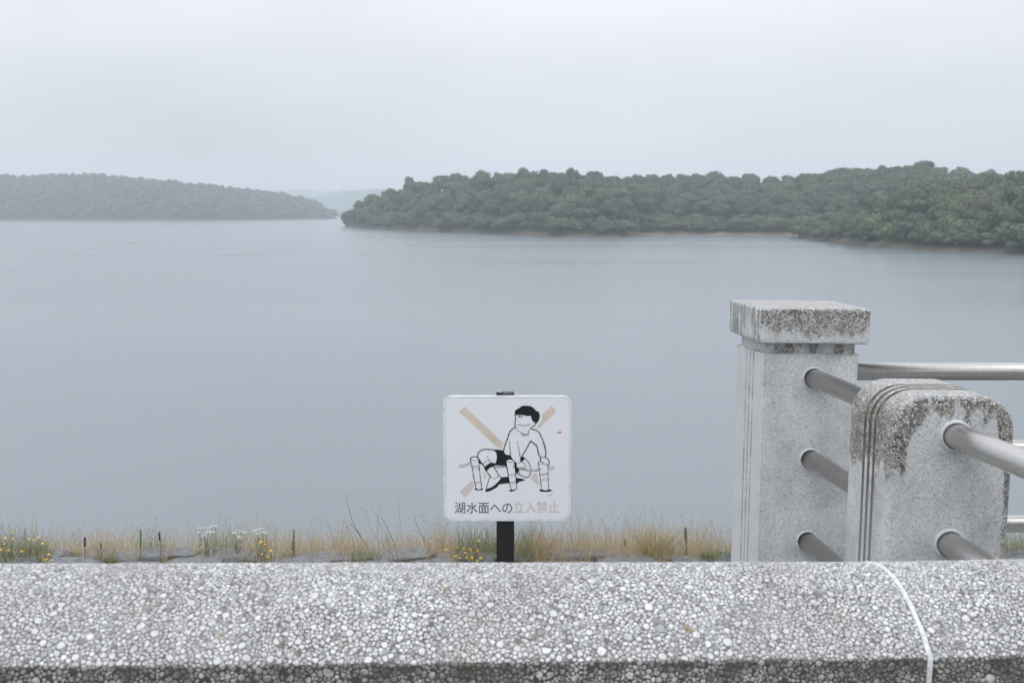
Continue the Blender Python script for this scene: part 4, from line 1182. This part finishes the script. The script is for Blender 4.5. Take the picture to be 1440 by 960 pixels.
def base_of(px, Y_): return Vector(((px - 720) / FPX * Y_ * 1.04, Y_, gz(Y_) - 0.005))
def flower_plant(px, Y_, heads, label, kind):
    b0 = base_of(px, Y_); e = empty('yellow_flower_plant' if kind == 'y' else 'white_flower_plant', b0)
    tag(e, label, 'flower', 'yellow flower plants' if kind == 'y' else 'white flower plants')
    m = MB(); pts = []
    for hx, hy in heads:
        p = at(hx, hy, Y_) - b0; p.y = rnd.uniform(-0.03, 0.03); pts.append(p)
        s0 = Vector((p.x * 0.55 + rnd.uniform(-.01, .01), p.y, 0)); mid = s0.lerp(p, 0.5) + Vector((rnd.uniform(-.008, .008), 0, 0))
        m.tube([s0, mid, p], [0.0014, 0.0011, 0.0009], 5)
        for _ in range(3):
            t = rnd.uniform(0.1, 0.7); q = s0.lerp(p, t); d = Vector((rnd.uniform(-.02, .02), rnd.uniform(-.01, .01), rnd.uniform(0.005, .02)))
            m.add([q, q + d * 0.5 + Vector((0, 0, 0.003)), q + d, q + d * 0.5 - Vector((0, 0, 0.002))], [[0, 1, 2, 3]])
    m.build('stem', M['stem'], e)
    for p in pts:
        f = MB()
        if kind == 'y':
            k = 9; rr_ = rnd.uniform(0.0050, 0.0082); vs = [p + Vector((0, 0, 0.002))]
            for j in range(k * 2):
                a = math.pi * j / k; q = rr_ * (1.0 if j % 2 == 0 else 0.72); vs.append(p + Vector((q * math.cos(a), q * math.sin(a) * 0.75, 0.0035 + 0.55 * q * math.sin(a))))
            f.add(vs, [[0, 1 + j, 1 + (j + 1) % (2 * k)] for j in range(2 * k)]); f.ball(p + Vector((0, -0.001, 0.003)), 0.0034, 7, 4, (1, 1, 0.8))
            f.build('flower_head', M['yellow'], e)
        else:
            for _ in range(12):
                a = rnd.uniform(0, 6.28); q = 0.0125 * math.sqrt(rnd.random())
                f.ball(p + Vector((q * math.cos(a), q * math.sin(a), 0.004 - q * 0.25 + rnd.uniform(-.002, .002))), rnd.uniform(0.0016, 0.0028), 5, 4, (1, 1, .8))
            f.build('flower_cluster', M['white_petal'], e)
flower_plant(14, 4.40, [(3, 760), (4, 767), (1, 752), (15, 760), (20, 748), (5, 771), (8, 777)], 'yellow flowered plant at the left edge of the view', 'y')
flower_plant(38, 4.42, [(37, 741), (42, 758), (48, 760), (33, 774), (61, 764), (52, 758)], 'tallest yellow flowered plant, second from the left edge', 'y')
flower_plant(68, 4.36, [(65, 783), (67, 786), (74, 788), (65, 786)], 'low pair of yellow flowers just above the parapet at the left', 'y')
flower_plant(372, 4.38, [(365, 765), (374, 764), (377, 783), (369, 779), (381, 775)], 'sparse yellow flowered plant beneath the rightmost white flowers', 'y')
flower_plant(662, 4.38, [(627, 775), (643, 770), (652, 775), (654, 779), (661, 775), (662, 778), (640, 780), (643, 783), (656, 783), (671, 779), (672, 787), (663, 787), (673, 763), (672, 772), (676, 782), (647, 785), (664, 781)], 'dense yellow flowered plant below the lower left corner of the sign', 'y')
flower_plant(292, 4.45, [(282, 742), (285, 741), (281, 748), (288, 750), (284, 756), (292, 744), (297, 742), (302, 741), (301, 746), (295, 746)], 'tallest white flowered plant, left of the three', 'w')
flower_plant(334, 4.5, [(326, 752), (330, 750), (336, 750), (337, 755), (344, 751)], 'smallest and palest white flowered plant, middle of the three', 'w')
flower_plant(366, 4.45, [(357, 747), (362, 746), (366, 745), (372, 746), (372, 752), (364, 748)], 'rightmost white flowered plant, between the green spike and the smaller white one', 'w')

def spike(px, py_top, Y_, head, rad, col, scol, label, px_top=None, leafy=False):
    b0 = base_of(px, Y_); e = empty('seed_spike', b0); tag(e, label, 'seed spike', 'upright spikes on the bank')
    top = at(px_top if px_top else px, py_top, Y_) - b0; top.y = 0
    m = MB(); m.tube([(0, 0, 0), top * 0.5 + Vector((.002, 0, 0)), top * (1 - head * 0.5)], [0.0022, 0.0018, 0.0015], 6); m.build('stem', M[scol], e)
    m = MB(); n = 7
    ps = [top * (1 - head + head * k / n) for k in range(n + 1)]
    m.tube(ps, [rad * (0.5 + 0.5 * math.sin(math.pi * (k + .6) / (n + 1.2))) * rnd.uniform(.85, 1.15) for k in range(n + 1)], 7)
    for _ in range(60):
        t = rnd.uniform(1 - head, 1); a = rnd.uniform(0, 6.28); q = top * t + Vector((math.cos(a), math.sin(a), 0)) * rad * 0.9
        m.ball(q, rad * rnd.uniform(0.22, 0.4), 5, 4)
    m.build('seed_head', M[col], e)
    if leafy:
        its = [((0, 0, top.z * rnd.uniform(0, .6)), 0.02, (rnd.gauss(0, .012), rnd.gauss(0, .01)), 0.004, rnd.random() * .4) for _ in range(36)]
        mobj('leaf_cluster', blades('leaf_cluster', M['green'], its), e)
spike(119.5, 755, 4.40, 0.34, 0.0048, 'brown_spike', 'stem', 'dark brown bulrush like spike on a green stem, leftmost of the spikes')
spike(142, 763, 4.42, 0.3, 0.0028, 'brown_spike', 'dry_stem', 'small reddish brown spike just right of the leftmost spike')
spike(198, 744, 4.42, 0.55, 0.0042, 'green_spike', 'stem', 'slim green spike standing between the two brown spikes')
spike(228, 748, 4.42, 0.26, 0.0042, 'brown_spike', 'dry_stem', 'dark brown spike on a thin leaning stem left of the white flowers', 224)
spike(413.5, 744, 4.46, 0.8, 0.0042, 'green_spike', 'stem', 'pointed dark green leafy spike right of the white flowers', None, True)
spike(964, 741, 4.46, 0.35, 0.0058, 'green_spike', 'stem', 'green topped spike right of the tall dry grass clump', None, True)
spike(879, 758, 4.46, 0.3, 0.004, 'green_spike', 'stem', 'short green tipped stem left of the tall dry grass clump')

def stalk(pts, label, head=0.3, w=0.0016, hr=0.003, Y_=4.4):
    P_ = [at(440 + a / 6, 690 + b_ / 6, Y_) for a, b_ in pts]
    b0 = P_[0].copy(); e = empty('foxtail_stalk', b0); tag(e, label, 'grass stalk', 'tall arching grass stalks')
    w *= 0.72; hr *= 0.8
    q = [(p - b0) for p in P_]
    for i, p in enumerate(q): p.y = 0.02 * math.sin(i * 1.3)
    # smooth
    sp2 = smooth_pts([(p.x, p.z) for p in q], 6); n = len(sp2); path = [Vector((a, 0.015 * math.sin(i * 0.2), b_)) for i, (a, b_) in enumerate(sp2)]
    k = int(n * (1 - head)); m = MB(); m.tube(path[:k + 1], [w * (1 - 0.5 * i / n) for i in range(k + 1)], 5); m.build('stem', M['dry_stem'], e)
    m = MB(); hp = path[k:]; m.tube(hp, [hr * (0.35 + 0.65 * math.sin(math.pi * (i + .5) / len(hp))) for i in range(len(hp))], 6)
    for i, p in enumerate(hp):
        for _ in range(5):
            d = Vector((rnd.gauss(0, 1), rnd.gauss(0, 1), rnd.gauss(0, 1))).normalized() * rnd.uniform(0.004, 0.008); o_ = Vector((0.0004, 0, 0.0004))
            m.add([p - o_, p + d, p + o_], [[0, 1, 2]])
    m.build('seed_head', M['fox'], e)
stalk([(530, 605), (430, 440), (350, 300), (300, 130), (280, 15)], 'longest dark stalk leaning left from the middle of the bank', 0.22, 0.0026, 0.0026)
stalk([(520, 600), (455, 480), (385, 370), (330, 280), (318, 262)], 'shorter pale stalk leaning beside the longest dark stalk', 0.3, 0.0022)
stalk([(725, 605), (690, 480), (640, 350), (600, 250), (565, 195), (530, 170), (490, 175)], 'green brown stalk whose seed head arches to the left', 0.35, 0.0024)
stalk([(560, 600), (545, 420), (545, 280), (552, 170), (575, 118), (625, 103)], 'upright thin stalk with its head hooked to the right', 0.3, 0.0013)
stalk([(750, 600), (745, 420), (735, 260), (722, 70)], 'straight hair thin stalk left of the sign', 0.3, 0.0010, 0.002)
stalk([(985, 600), (950, 470), (890, 320), (862, 240), (875, 205), (940, 205)], 'brown stalk with hooked head nearest the sign', 0.3, 0.0018)
stalk([(350, 600), (335, 440), (290, 300), (270, 260), (245, 248)], 'short stalk left of the long leaning stalk, bent to the left', 0.25, 0.0015)
stalk([(425, 600), (370, 420), (300, 320), (215, 292), (150, 302)], 'stalk with a long pale head arching far to the left', 0.4, 0.0011)
stalk([(275, 605), (225, 530), (195, 495)], 'short pale straw leaning left, lying over the bank stones', 0.4, 0.0022, 0.0024)
stalk([(1010, 600), (960, 440), (905, 360), (850, 320)], 'thin stalk with a drooping head below the hooked brown stalk', 0.3, 0.0012)
stalk([(660, 600), (600, 480), (510, 360), (450, 190), (410, 130), (355, 105)], 'faint stalk with drooping pinkish head right of the longest one', 0.28, 0.0009)
stalk([(690, 600), (620, 430), (530, 200), (455, 50), (380, 20)], 'highest faint stalk with drooping pinkish head', 0.25, 0.0009)
stalk([(1080, 600), (1090, 480), (1060, 420), (1020, 402), (985, 440)], 'low pale arch of grass under the left edge of the sign', 0.3, 0.0018)
stalk([(230, 600), (190, 500), (115, 270), (60, 235), (10, 208)], 'thin stalk with drooping head at the left of the stalk group', 0.3, 0.0009)
stalk([(1180, 560), (1130, 380), (1070, 290), (985, 268)], 'thin pale arch of grass reaching left from below the sign', 0.4, 0.0009)

# ------------------------------------------------------------------ haze over the lake
hz = NB('haze_air'); hz.t.nodes.remove(hz.p)
pv = hz.n('VolumePrincipled'); pv.inputs['Color'].default_value = (0.875, 0.935, 0.99, 1); pv.inputs['Density'].default_value = 0.00040
hz.l(pv.outputs[0], hz.out.inputs['Volume'])
hx, y0_, y1_, z0_, z1_ = BX + 100, -1000, 5800, -14.5, 125
hm = MB(); hm.loft([[Vector((-hx, y0_, z)), Vector((hx, y0_, z)), Vector((hx, y1_, z)), Vector((-hx, y1_, z))] for z in (z0_, z1_)])
tag(hm.build('haze', hz.m), 'thin grey blue rain haze over the lake', 'haze', kind='stuff')
print('done')
